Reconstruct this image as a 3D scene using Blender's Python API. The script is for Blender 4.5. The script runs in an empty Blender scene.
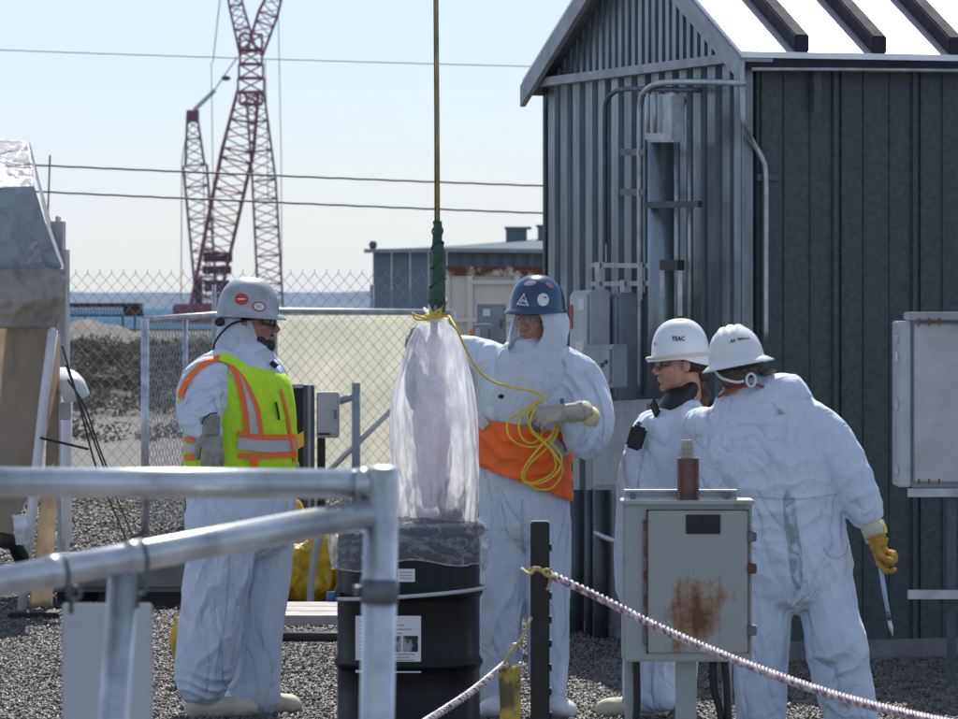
import bpy, bmesh, math, random
import numpy as np
from mathutils import Vector, Matrix, noise
from mathutils.bvhtree import BVHTree

random.seed(7)
rng = np.random.default_rng(7)
S = bpy.context.scene
COL = S.collection
R = math.radians

# ------------------------------------------------------------------ camera
F, CX, HY, CAMH = 5000.0, 479.0, 305.0, 1.72      # telephoto: focal length in photo pixels
cam_d = bpy.data.cameras.new("camera")
cam = bpy.data.objects.new("camera", cam_d)
COL.objects.link(cam)
cam.location = (0, 0, CAMH)
cam.rotation_euler = (R(90), 0, 0)
cam_d.sensor_width = 36
cam_d.lens = F / 958 * 36
cam_d.shift_y = -54.5 / 958
cam_d.clip_start = 0.5
cam_d.clip_end = 20000
cam_d.dof.use_dof = True
cam_d.dof.focus_distance = 20.8
cam_d.dof.aperture_fstop = 15
S.camera = cam

# ------------------------------------------------------------------ sky, sun, exposure
SUN_EL, SUN_AZ = 48.0, -2.0        # sun stands behind the scene, to the left
w = bpy.data.worlds.new("World")
S.world = w
w.use_nodes = True
nt = w.node_tree
nt.nodes.clear()
wo = nt.nodes.new("ShaderNodeOutputWorld")
bg = nt.nodes.new("ShaderNodeBackground")
sky = nt.nodes.new("ShaderNodeTexSky")
sky.sky_type = 'NISHITA'
sky.sun_disc = False
sky.sun_elevation = R(SUN_EL)
sky.sun_rotation = R(-SUN_AZ)
sky.air_density = 1.0
sky.dust_density = 0.45
sky.ozone_density = 4.0
tc = nt.nodes.new("ShaderNodeTexCoord")
mp = nt.nodes.new("ShaderNodeMapping")
mp.inputs['Scale'].default_value = (1, 1, 3.0)
nz = nt.nodes.new("ShaderNodeTexNoise")
nz.inputs['Scale'].default_value = 16.0
nz.inputs['Detail'].default_value = 7
nz.inputs['Roughness'].default_value = 0.55
rp = nt.nodes.new("ShaderNodeValToRGB")
rp.color_ramp.elements[0].position = 0.50
rp.color_ramp.elements[0].color = (.30, .30, .30, 1)
rp.color_ramp.elements[1].position = 0.64
rp.color_ramp.elements[1].color = (0.6, 0.6, 0.6, 1)
mx = nt.nodes.new("ShaderNodeMix")
mx.data_type = 'RGBA'
mx.inputs[7].default_value = (7.4, 8.0, 9.0, 1)
L = nt.links.new
L(tc.outputs['Generated'], mp.inputs['Vector'])
L(mp.outputs[0], nz.inputs['Vector'])
L(nz.outputs[0], rp.inputs[0])
L(rp.outputs[0], mx.inputs[0])
tint = nt.nodes.new("ShaderNodeMix")
tint.data_type = 'RGBA'
tint.blend_type = 'MULTIPLY'
tint.inputs[0].default_value = 1
tint.inputs[7].default_value = (0.88, 0.94, 1.12, 1)
L(sky.outputs[0], tint.inputs[6])
L(tint.outputs[2], mx.inputs[6])
L(mx.outputs[2], bg.inputs[0])
bg.inputs[1].default_value = 0.082
L(bg.outputs[0], wo.inputs[0])
sd = bpy.data.lights.new("sun", 'SUN')
sd.energy = 5.0
sd.angle = R(0.53)
sd.color = (1.0, 0.955, 0.88)
sun = bpy.data.objects.new("sun", sd)
COL.objects.link(sun)
sun_dir = Vector((-math.sin(R(SUN_AZ)) * math.cos(R(SUN_EL)), math.cos(R(SUN_AZ)) * math.cos(R(SUN_EL)), math.sin(R(SUN_EL))))
sun.rotation_euler = sun_dir.to_track_quat('Z', 'Y').to_euler()
sun.location = (-10, 25, 30)
S.view_settings.view_transform = 'Standard'
S.view_settings.look = 'None'
S.view_settings.exposure = 0.40
S.view_settings.gamma = 1
S.render.engine = 'CYCLES'
S.cycles.max_bounces = 8
S.cycles.transparent_max_bounces = 12
S.cycles.volume_bounces = 0


def P(px, py, Y):
    """world point seen at photo pixel px,py when it stands Y metres away"""
    return Vector(((px - CX) * Y / F, Y, CAMH - (py - HY) * Y / F))


def lin(c):
    return tuple(((v / 12.92) if v <= 0.04045 else ((v + 0.055) / 1.055) ** 2.4) for v in c)


# ------------------------------------------------------------------ materials
MATS = {}


def mat(name, col, rough=0.6, metal=0.0, var=0.0, vscale=6.0, bump=0.0, bscale=30.0, spec=0.5,
        transl=0.0, var_col=None, stretch=(1, 1, 1), coat=0.0, detail=5, alpha=1.0, rlo=0.35, rhi=0.65):
    if name in MATS:
        return MATS[name]
    m = bpy.data.materials.new(name)
    m.use_nodes = True
    n = m.node_tree.nodes
    l = m.node_tree.links.new
    b = n["Principled BSDF"]
    b.inputs['Base Color'].default_value = (*col, 1)
    b.inputs['Roughness'].default_value = rough
    b.inputs['Metallic'].default_value = metal
    b.inputs['Specular IOR Level'].default_value = spec
    b.inputs['Coat Weight'].default_value = coat
    t = n.new("ShaderNodeTexCoord")
    mp = n.new("ShaderNodeMapping")
    mp.inputs['Scale'].default_value = stretch
    l(t.outputs['Object'], mp.inputs['Vector'])
    csock = None
    if var > 0:
        x = n.new("ShaderNodeTexNoise")
        x.inputs['Scale'].default_value = vscale
        x.inputs['Detail'].default_value = detail
        x.inputs['Roughness'].default_value = 0.6
        l(mp.outputs[0], x.inputs['Vector'])
        r = n.new("ShaderNodeValToRGB")
        r.color_ramp.elements[0].position = rlo
        r.color_ramp.elements[1].position = rhi
        c2 = var_col if var_col else tuple(c * (1 - var) for c in col)
        r.color_ramp.elements[0].color = (*c2, 1)
        r.color_ramp.elements[1].color = (*col, 1)
        l(x.outputs[0], r.inputs[0])
        l(r.outputs[0], b.inputs['Base Color'])
        csock = r.outputs[0]
        rr = n.new("ShaderNodeMapRange")
        rr.inputs[3].default_value = min(1, rough + 0.12)
        rr.inputs[4].default_value = max(0.05, rough - 0.08)
        l(x.outputs[0], rr.inputs[0])
        l(rr.outputs[0], b.inputs['Roughness'])
    if bump > 0:
        x2 = n.new("ShaderNodeTexNoise")
        x2.inputs['Scale'].default_value = bscale
        x2.inputs['Detail'].default_value = 5
        l(mp.outputs[0], x2.inputs['Vector'])
        bp = n.new("ShaderNodeBump")
        bp.inputs['Strength'].default_value = 0.6
        bp.inputs['Distance'].default_value = bump
        l(x2.outputs[0], bp.inputs['Height'])
        l(bp.outputs[0], b.inputs['Normal'])
    if transl > 0:
        out = n["Material Output"]
        tr = n.new("ShaderNodeBsdfTranslucent")
        tr.inputs[0].default_value = (*col, 1)
        if csock is not None:
            l(csock, tr.inputs[0])
        ms = n.new("ShaderNodeMixShader")
        ms.inputs[0].default_value = transl
        l(b.outputs[0], ms.inputs[1])
        l(tr.outputs[0], ms.inputs[2])
        l(ms.outputs[0], out.inputs[0])
    if alpha < 1:
        b.inputs['Alpha'].default_value = alpha
    MATS[name] = m
    return m


def film(name, col, opacity, rough=0.25, crinkle=40.0, streak=(1, 1, 0.3), lo=0.35, hi=0.7, omax=0.9):
    """clear or milky plastic film: see-through, a little glossy, cloudier on its creases"""
    m = bpy.data.materials.new(name)
    m.use_nodes = True
    n = m.node_tree.nodes
    l = m.node_tree.links.new
    n.clear()
    out = n.new("ShaderNodeOutputMaterial")
    t = n.new("ShaderNodeTexCoord")
    mp = n.new("ShaderNodeMapping")
    mp.inputs['Scale'].default_value = streak
    l(t.outputs['Object'], mp.inputs['Vector'])
    x = n.new("ShaderNodeTexNoise")
    x.inputs['Scale'].default_value = crinkle
    x.inputs['Detail'].default_value = 6
    x.inputs['Roughness'].default_value = 0.6
    x.inputs['Distortion'].default_value = 0.8
    l(mp.outputs[0], x.inputs['Vector'])
    bp = n.new("ShaderNodeBump")
    bp.inputs['Strength'].default_value = 0.7
    bp.inputs['Distance'].default_value = 0.012
    l(x.outputs[0], bp.inputs['Height'])
    p = n.new("ShaderNodeBsdfPrincipled")
    p.inputs['Base Color'].default_value = (*col, 1)
    p.inputs['Roughness'].default_value = rough
    l(bp.outputs[0], p.inputs['Normal'])
    tl = n.new("ShaderNodeBsdfTranslucent")
    tl.inputs[0].default_value = (*col, 1)
    l(bp.outputs[0], tl.inputs['Normal'])
    ms = n.new("ShaderNodeMixShader")
    ms.inputs[0].default_value = 0.6
    l(p.outputs[0], ms.inputs[1])
    l(tl.outputs[0], ms.inputs[2])
    sb_ = n.new("ShaderNodeMath"); sb_.operation = 'SUBTRACT'; sb_.inputs[1].default_value = 0.5
    l(x.outputs[0], sb_.inputs[0])
    ab_ = n.new("ShaderNodeMath"); ab_.operation = 'ABSOLUTE'
    l(sb_.outputs[0], ab_.inputs[0])
    iv_ = n.new("ShaderNodeMath"); iv_.operation = 'MULTIPLY_ADD'; iv_.inputs[1].default_value = -7.0; iv_.inputs[2].default_value = 1.0
    l(ab_.outputs[0], iv_.inputs[0])
    tp = n.new("ShaderNodeBsdfTransparent")
    m2 = n.new("ShaderNodeMixShader")
    mr = n.new("ShaderNodeMapRange")
    mr.inputs[1].default_value = lo
    mr.inputs[2].default_value = hi
    mr.inputs[3].default_value = opacity
    mr.inputs[4].default_value = omax
    l(iv_.outputs[0], mr.inputs[0])
    l(mr.outputs[0], m2.inputs[0])
    l(tp.outputs[0], m2.inputs[1])
    l(ms.outputs[0], m2.inputs[2])
    l(m2.outputs[0], out.inputs[0])
    l(ab_.outputs[0], bp.inputs['Height'])
    MATS[name] = m
    return m


def crease_bump(m, layers):
    """sharp cloth or film creases: valleys where a warped noise crosses its middle"""
    n = m.node_tree.nodes
    l = m.node_tree.links.new
    t = n.new("ShaderNodeTexCoord")
    prev = None
    for (scale, dist, st, strength) in layers:
        mp = n.new("ShaderNodeMapping")
        mp.inputs['Scale'].default_value = st
        l(t.outputs['Object'], mp.inputs['Vector'])
        x = n.new("ShaderNodeTexNoise")
        x.inputs['Scale'].default_value = scale
        x.inputs['Detail'].default_value = 2.5
        x.inputs['Roughness'].default_value = 0.5
        x.inputs['Distortion'].default_value = 1.2
        l(mp.outputs[0], x.inputs['Vector'])
        a = n.new("ShaderNodeMath"); a.operation = 'SUBTRACT'; a.inputs[1].default_value = 0.5
        l(x.outputs[0], a.inputs[0])
        b = n.new("ShaderNodeMath"); b.operation = 'ABSOLUTE'
        l(a.outputs[0], b.inputs[0])
        c = n.new("ShaderNodeMath"); c.operation = 'POWER'; c.inputs[1].default_value = 0.7
        l(b.outputs[0], c.inputs[0])
        bp = n.new("ShaderNodeBump")
        bp.inputs['Strength'].default_value = strength
        bp.inputs['Distance'].default_value = dist
        l(c.outputs[0], bp.inputs['Height'])
        if prev is not None:
            l(prev.outputs[0], bp.inputs['Normal'])
        prev = bp
    for q in n:
        if q.type in ('BSDF_PRINCIPLED', 'BSDF_TRANSLUCENT'):
            l(prev.outputs[0], q.inputs['Normal'])


# ------------------------------------------------------------------ object helpers
def loc_of(o):
    return Vector(o.location) + (loc_of(o.parent) if o.parent else Vector((0, 0, 0)))


def shade(me, smooth):
    me.polygons.foreach_set("use_smooth", np.full(len(me.polygons), smooth, dtype=bool))


def link(name, me, m=None, parent=None, smooth=False, origin=None):
    """mesh given in world coordinates -> object, its origin on its thing's base"""
    if m is not None:
        ms = m if isinstance(m, (list, tuple)) else [m]
        for q in ms:
            me.materials.append(q)
    o = bpy.data.objects.new(name, me)
    COL.objects.link(o)
    if smooth:
        shade(me, True)
    if parent is not None:
        o.parent = parent
        me.transform(Matrix.Translation(-loc_of(parent)))
    else:
        if origin is None and len(me.vertices):
            co = np.empty(len(me.vertices) * 3, dtype=np.float32)
            me.vertices.foreach_get("co", co)
            co = co.reshape(-1, 3)
            lo, hi = co.min(0), co.max(0)
            origin = Vector(((lo[0] + hi[0]) / 2, (lo[1] + hi[1]) / 2, lo[2]))
        origin = Vector(origin)
        me.transform(Matrix.Translation(-origin))
        o.location = origin
    return o


def tag(o, label=None, cat=None, group=None, kind=None):
    if label:
        o['label'] = label
    if cat:
        o['category'] = cat
    if group:
        o['group'] = group
    if kind:
        o['kind'] = kind
    return o


def thing(name, loc, label, cat, group=None):
    o = bpy.data.objects.new(name, None)
    o.empty_display_size = 0.1
    COL.objects.link(o)
    o.location = loc
    return tag(o, label, cat, group)


class MB:
    """collects simple shapes into one mesh (world coordinates)"""

    def __init__(self):
        self.v, self.f, self.n = [], [], 0

    def add(self, vs, fs):
        k = self.n
        self.v += [tuple(x) for x in vs]
        self.f += [tuple(i + k for i in f) for f in fs]
        self.n += len(vs)
        return self

    def box(self, a, b):
        x0, y0, z0 = a
        x1, y1, z1 = b
        return self.add([(x0, y0, z0), (x1, y0, z0), (x1, y1, z0), (x0, y1, z0), (x0, y0, z1), (x1, y0, z1), (x1, y1, z1), (x0, y1, z1)],
                        [(0, 3, 2, 1), (4, 5, 6, 7), (0, 1, 5, 4), (1, 2, 6, 5), (2, 3, 7, 6), (3, 0, 4, 7)])

    def obox(self, o, ax, ay, az):
        """box from corner o along three edge vectors"""
        o, ax, ay, az = Vector(o), Vector(ax), Vector(ay), Vector(az)
        return self.add([o, o + ax, o + ax + ay, o + ay, o + az, o + ax + az, o + ax + ay + az, o + ay + az],
                        [(0, 3, 2, 1), (4, 5, 6, 7), (0, 1, 5, 4), (1, 2, 6, 5), (2, 3, 7, 6), (3, 0, 4, 7)])

    def bar(self, p, q, w, h, up=(0, 0, 1)):
        p, q = Vector(p), Vector(q)
        d = (q - p)
        dn = d.normalized()
        u = Vector(up)
        s = dn.cross(u)
        if s.length < 1e-4:
            s = dn.cross(Vector((0, 1, 0)))
        s.normalize()
        u = s.cross(dn)
        return self.obox(p - s * w / 2 - u * h / 2, d, s * w, u * h)

    def tube(self, pts, r, n=10, cap=True, closed=False):
        pts = [Vector(p) for p in pts]
        m = len(pts)
        rs = r if isinstance(r, (list, tuple)) else [r] * m
        vs, fs = [], []
        prev = None
        for i, p in enumerate(pts):
            if closed:
                t = pts[(i + 1) % m] - pts[i - 1]
            else:
                t = pts[min(i + 1, m - 1)] - pts[max(i - 1, 0)]
            if t.length < 1e-9:
                t = Vector((0, 0, 1))
            t.normalize()
            if prev is None:
                a = t.cross(Vector((0.13, 0.21, 0.97)))
                if a.length < 0.1:
                    a = t.cross(Vector((1, 0, 0)))
            else:
                a = prev - t * prev.dot(t)
            a.normalize()
            prev = a
            b = t.cross(a)
            for k in range(n):
                an = 2 * math.pi * k / n
                vs.append(p + (a * math.cos(an) + b * math.sin(an)) * rs[i])
        for i in range(m if closed else m - 1):
            j = (i + 1) % m
            for k in range(n):
                fs.append((i * n + k, i * n + (k + 1) % n, j * n + (k + 1) % n, j * n + k))
        if cap and not closed:
            fs.append(tuple(reversed(range(n))))
            fs.append(tuple((m - 1) * n + k for k in range(n)))
        return self.add(vs, fs)

    def cyl(self, p, q, r, n=14):
        return self.tube([p, q], r, n)

    def lathe(self, c, prof, n=32):
        """prof: list of (radius, z) from bottom to top round vertical axis at c"""
        vs, fs = [], []
        for (r, z) in prof:
            for k in range(n):
                a = 2 * math.pi * k / n
                vs.append((c[0] + r * math.cos(a), c[1] + r * math.sin(a), c[2] + z))
        m = len(prof)
        for i in range(m - 1):
            for k in range(n):
                fs.append((i * n + k, i * n + (k + 1) % n, (i + 1) * n + (k + 1) % n, (i + 1) * n + k))
        return self.add(vs, fs)

    def ell(self, c, rx, ry, rz, M=None, nu=20, nv=12):
        vs, fs = [], []
        c = Vector(c)
        for j in range(nv + 1):
            th = math.pi * j / nv
            for i in range(nu):
                ph = 2 * math.pi * i / nu
                p = Vector((rx * math.sin(th) * math.cos(ph), ry * math.sin(th) * math.sin(ph), -rz * math.cos(th)))
                vs.append(c + (M @ p if M else p))
        for j in range(nv):
            for i in range(nu):
                fs.append((j * nu + i, j * nu + (i + 1) % nu, (j + 1) * nu + (i + 1) % nu, (j + 1) * nu + i))
        return self.add(vs, fs)

    def mesh(self, name="m"):
        me = bpy.data.meshes.new(name)
        me.from_pydata(self.v, [], self.f)
        me.update()
        return me

    def build(self, name, m, parent=None, smooth=False, bevel=0.0, origin=None):
        me = self.mesh(name)
        if bevel > 0:
            bm = bmesh.new()
            bm.from_mesh(me)
            bmesh.ops.remove_doubles(bm, verts=bm.verts, dist=1e-5)
            bmesh.ops.bevel(bm, geom=list(bm.edges), offset=bevel, segments=2, affect='EDGES', clamp_overlap=True)
            bm.to_mesh(me)
            bm.free()
        return link(name, me, m, parent, smooth, origin)


def catmull(pts, sub=6):
    pts = [np.array(p, dtype=float) for p in pts]
    out = []
    n = len(pts)
    for i in range(n - 1):
        p0 = pts[i - 1] if i > 0 else 2 * pts[0] - pts[1]
        p1, p2 = pts[i], pts[i + 1]
        p3 = pts[i + 2] if i + 2 < n else 2 * pts[-1] - pts[-2]
        for k in range(sub):
            t = k / sub
            out.append(0.5 * ((2 * p1) + (-p0 + p2) * t + (2 * p0 - 5 * p1 + 4 * p2 - p3) * t * t + (-p0 + 3 * p1 - 3 * p2 + p3) * t ** 3))
    out.append(pts[-1])
    return out


def smooth_path(pts, sub=6):
    return [Vector(p) for p in catmull(pts, sub)]


def soft_lines(ob, width=0.004):
    return ob


# ------------------------------------------------------------------ materials in use
galv = mat("galvanised_steel", (0.50, 0.53, 0.56), 0.42, 0.75, var=0.35, vscale=9, bump=0.0008, bscale=60)
pipe_m = mat("galvanised_pipe", (0.58, 0.62, 0.66), 0.30, 0.65, var=0.45, vscale=11, bump=0.0006, bscale=90, stretch=(1, 1, 1))
clamp_m = mat("dull_clamp_metal", (0.16, 0.18, 0.20), 0.5, 0.6, var=0.4, vscale=20)
wall_m = mat("shed_wall_metal", (0.062, 0.084, 0.088), 0.45, 0.15, var=0.38, vscale=38, bump=0.0005, bscale=140, detail=7)  # same metal as the gable; shade on this wall put into a darker base
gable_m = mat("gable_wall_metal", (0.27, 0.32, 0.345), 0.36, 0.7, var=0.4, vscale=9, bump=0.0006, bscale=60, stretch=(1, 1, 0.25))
trim_m = mat("shed_trim_metal", (0.36, 0.38, 0.41), 0.5, 0.35, var=0.25, vscale=8)
roof_m = mat("roof_sheet_metal", (0.84, 0.85, 0.86), 0.36, 0.6, var=0.1, vscale=5)
rib_m = mat("roof_rib_shade_grey", (0.045, 0.045, 0.06), 0.8, 0.0, var=0.3, vscale=10, spec=0.15)  # shaded sides of the ribs put into one dark colour
conduit_m = mat("conduit_zinc", (0.46, 0.49, 0.51), 0.38, 0.7, var=0.3, vscale=14)
dconduit_m = mat("conduit_dark", (0.10, 0.12, 0.135), 0.5, 0.4, var=0.3, vscale=14)
ebox_m = mat("grey_enclosure_paint", (0.30, 0.34, 0.37), 0.45, 0.0, var=0.22, vscale=7, coat=0.1)
lbox_m = mat("pale_enclosure_paint", (0.50, 0.53, 0.55), 0.45, 0.0, var=0.2, vscale=7)
black_m = mat("black_rubber", (0.009, 0.010, 0.011), 0.55, 0.0, var=0.3, vscale=12)
white_m = mat("white_paper", (0.72, 0.73, 0.75), 0.7, var=0.08, vscale=9)
suit_m = mat("white_coverall_cloth", (0.66, 0.75, 0.89), 0.75, 0.0, var=0.14, vscale=5, bump=0.006, bscale=18, spec=0.2, transl=0.08, rlo=0.3, rhi=0.55)
hood_m = mat("white_hood_cloth", (0.72, 0.77, 0.86), 0.75, 0.0, var=0.10, vscale=5, bump=0.004, bscale=22, spec=0.2, transl=0.28, rlo=0.3, rhi=0.55)
rubber_glove_m = mat("grey_leather_glove", (0.36, 0.35, 0.31), 0.75, 0.0, var=0.35, vscale=25, bump=0.002, bscale=70, spec=0.2)
pale_glove_m = mat("cream_leather_glove", (0.46, 0.44, 0.37), 0.75, 0.0, var=0.3, vscale=25, bump=0.002, bscale=70, spec=0.2)
gold_glove_m = mat("gold_leather_glove", (0.52, 0.31, 0.06), 0.72, 0.0, var=0.35, vscale=25, bump=0.002, bscale=70, spec=0.2)
cream_m = mat("cream_bootie_cloth", (0.62, 0.58, 0.46), 0.75, 0.0, var=0.2, vscale=15, bump=0.003, bscale=40)
skin_m = mat("sunburnt_skin", (0.46, 0.24, 0.18), 0.5, 0.0, var=0.3, vscale=24, bump=0.0006, bscale=200)
skin2_m = mat("tanned_skin", (0.34, 0.17, 0.13), 0.5, 0.0, var=0.3, vscale=24, bump=0.0006, bscale=200)
hair_m = mat("dark_brown_hair", (0.035, 0.022, 0.016), 0.6, 0.0, var=0.5, vscale=60, bump=0.004, bscale=120, stretch=(1, 1, 0.2))
grey_hair_m = mat("grey_brown_hair", (0.20, 0.15, 0.12), 0.6, 0.0, var=0.6, vscale=50, bump=0.004, bscale=120, transl=0.2)
lime_m = mat("lime_vest_fabric", (0.62, 1.0, 0.03), 0.7, 0.0, var=0.12, vscale=30, transl=0.12)
orange_m = mat("orange_vest_fabric", (1.0, 0.17, 0.02), 0.65, 0.0, var=0.15, vscale=14, bump=0.004, bscale=14, transl=0.10)
orange_tape = mat("orange_tape", (1.0, 0.19, 0.04), 0.6, transl=0.1)
silver_m = mat("silver_reflective_tape", (0.50, 0.52, 0.55), 0.45, 0.2, var=0.15, vscale=30)
yellow_rope_m = mat("yellow_rope", (0.85, 0.66, 0.05), 0.6, var=0.2, vscale=60, transl=0.1)
yellow_bag_m = mat("yellow_plastic_sheeting", (0.78, 0.52, 0.02), 0.35, var=0.5, vscale=12, bump=0.01, bscale=14, transl=0.15)
tarp_grey_m = mat("silver_grey_tarp", (0.42, 0.47, 0.52), 0.38, 0.1, var=0.3, vscale=2.5, bump=0.012, bscale=7, transl=0.2)
tarp_white_m = mat("sunlit_white_tarp", (.62, .63, .65), .4, .0, var=.15, vscale=3, bump=.012, bscale=7, transl=.45)
tarp_tan_m = mat("tan_tarp", (0.56, 0.49, 0.40), 0.6, 0.0, var=0.12, vscale=2, bump=0.02, bscale=4, transl=0.65)
tarp_cream_m = mat("cream_fence_tarp", (0.86, 0.85, 0.77), 0.7, 0.0, var=0.12, vscale=2.2, bump=0.01, bscale=4, transl=0.65)
white_plastic = mat("white_plastic", (0.74, 0.76, 0.78), 0.35, var=0.08, vscale=10)
concrete_m = mat("grey_concrete", (0.20, 0.21, 0.21), 0.85, var=0.35, vscale=6, bump=0.004, bscale=40)
timber_m = mat("dark_timber", (0.035, 0.03, 0.028), 0.8, var=0.4, vscale=10, stretch=(0.2, 1, 1))
board_m = mat("weathered_board", (0.42, 0.39, 0.37), 0.8, var=0.3, vscale=8)
wood_m = mat("yellow_pine_wood", (0.45, 0.27, 0.11), 0.7, var=0.3, vscale=8)
container_m = mat("rusty_white_container", (0.60, 0.58, 0.52), 0.6, var=1, var_col=(0.23, 0.08, 0.035), vscale=1.3, rlo=0.30, rhi=0.42, detail=8)
rust_m = mat("brown_rust", (0.20, 0.085, 0.05), 0.8, var=0.5, vscale=5, var_col=(0.06, 0.035, 0.03))
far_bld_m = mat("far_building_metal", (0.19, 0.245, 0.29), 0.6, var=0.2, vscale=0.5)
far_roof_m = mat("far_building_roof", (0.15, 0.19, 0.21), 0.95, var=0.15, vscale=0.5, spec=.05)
crane_m = mat("hazed_crane_red", (0.33, 0.07, 0.11), 0.6, var=0.3, vscale=0.6)  # veil of distance and glare put into a lighter, pinker red
crane_g = mat("grey_crane_steel", (0.26, 0.14, 0.18), 0.6, var=0.3, vscale=0.6)  # lightened in the same way for the distant veil
cable_m = mat("dark_cable", (0.05, 0.06, 0.06), 0.6)

crease_bump(suit_m, [(3.6, .062, (1, 1, .5), .9), (10, .009, (1, 1, .7), .45), (30, .002, (1, 1, 1), .3)])
crease_bump(hood_m, [(5, .03, (1, 1, .5), .7), (15, .006, (1, 1, .7), .4)])
crease_bump(tarp_grey_m, [(1.6, .10, (1, 1, .6), .8), (6, .02, (1, 1, 1), .6)])
crease_bump(tarp_white_m, [(1.6, .10, (1, 1, .6), .8), (6, .02, (1, 1, 1), .6)])
crease_bump(tarp_tan_m, [(1.2, .12, (1, 1, .3), .6), (5, .015, (1, 1, .6), .4)])
crease_bump(tarp_cream_m, [(.9, .12, (1, 1, .5), .5), (3, .03, (1, 1, .6), .4)])
crease_bump(yellow_bag_m, [(6, .03, (1, 1, 1), .8), (18, .01, (1, 1, 1), .6)])

# ================================================================== GROUND
def terrain_h(x, y):
    h = 0.0
    if y > 46:
        h += 0.035 * noise.noise(Vector((x * .12, y * .12, 0))) * min(1, (y - 46) / 10)
    if y > 92:            # dark earth bank beyond the scrub, flat land behind it
        t = min(1, (y - 92) / 12)
        b = t * t * (3 - 2 * t) * (.72 + .22 * noise.noise(Vector((x * .09, 3, 0))))
        if y > 118:
            b *= max(0, 1 - (y - 118) / 40)
        h += b
    return h


ys = list(np.linspace(2, 46, 12)) + list(np.linspace(48, 130, 70)) + list(np.linspace(135, 300, 40)) + list(np.geomspace(320, 4200, 22))
vs, fs = [], []
NX = 61
for j, y in enumerate(ys):
    half = 14 + y * 0.45
    for i in range(NX):
        x = (i / (NX - 1) * 2 - 1) * half
        vs.append((x, y, terrain_h(x, y)))
for j in range(len(ys) - 1):
    for i in range(NX - 1):
        a = j * NX + i
        fs.append((a, a + 1, a + 1 + NX, a + NX))
me = bpy.data.meshes.new("ground")
me.from_pydata(vs, [], fs)
gm = bpy.data.materials.new("ground_dirt_and_scrub")
gm.use_nodes = True
n = gm.node_tree.nodes
l = gm.node_tree.links.new
b = n["Principled BSDF"]
b.inputs['Roughness'].default_value = 0.9
b.inputs['Specular IOR Level'].default_value = 0.2
tcg = n.new("ShaderNodeTexCoord")
sep = n.new("ShaderNodeSeparateXYZ")
l(tcg.outputs['Object'], sep.inputs[0])
nA = n.new("ShaderNodeTexNoise"); nA.inputs['Scale'].default_value = 45; nA.inputs['Detail'].default_value = 8
l(tcg.outputs['Object'], nA.inputs[0])
rA = n.new("ShaderNodeValToRGB")
rA.color_ramp.elements[0].position = .35; rA.color_ramp.elements[0].color = (.055, .05, .05, 1)
rA.color_ramp.elements[1].position = .68; rA.color_ramp.elements[1].color = (.30, .28, .27, 1)
l(nA.outputs[0], rA.inputs[0])
nB = n.new("ShaderNodeTexNoise"); nB.inputs['Scale'].default_value = .35; nB.inputs['Detail'].default_value = 9; nB.inputs['Roughness'].default_value = .7
l(tcg.outputs['Object'], nB.inputs[0])
rB = n.new("ShaderNodeValToRGB")
e = rB.color_ramp.elements
e[0].position = .40; e[0].color = (.040, .042, .034, 1)
e[1].position = .60; e[1].color = (.15, .125, .10, 1)
l(nB.outputs[0], rB.inputs[0])
mrg = n.new("ShaderNodeMapRange")
mrg.inputs[1].default_value = 47; mrg.inputs[2].default_value = 62
l(sep.outputs[1], mrg.inputs[0])
mg = n.new("ShaderNodeMix"); mg.data_type = 'RGBA'
l(mrg.outputs[0], mg.inputs[0]); l(rA.outputs[0], mg.inputs[6]); l(rB.outputs[0], mg.inputs[7])
l(mg.outputs[2], b.inputs['Base Color'])
bpn = n.new("ShaderNodeBump"); bpn.inputs['Distance'].default_value = .03; bpn.inputs['Strength'].default_value = .8
l(nA.outputs[0], bpn.inputs['Height']); l(bpn.outputs[0], b.inputs['Normal'])
g = link("ground", me, gm, smooth=True, origin=(0, 20, 0))
tag(g, kind="structure")


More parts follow.
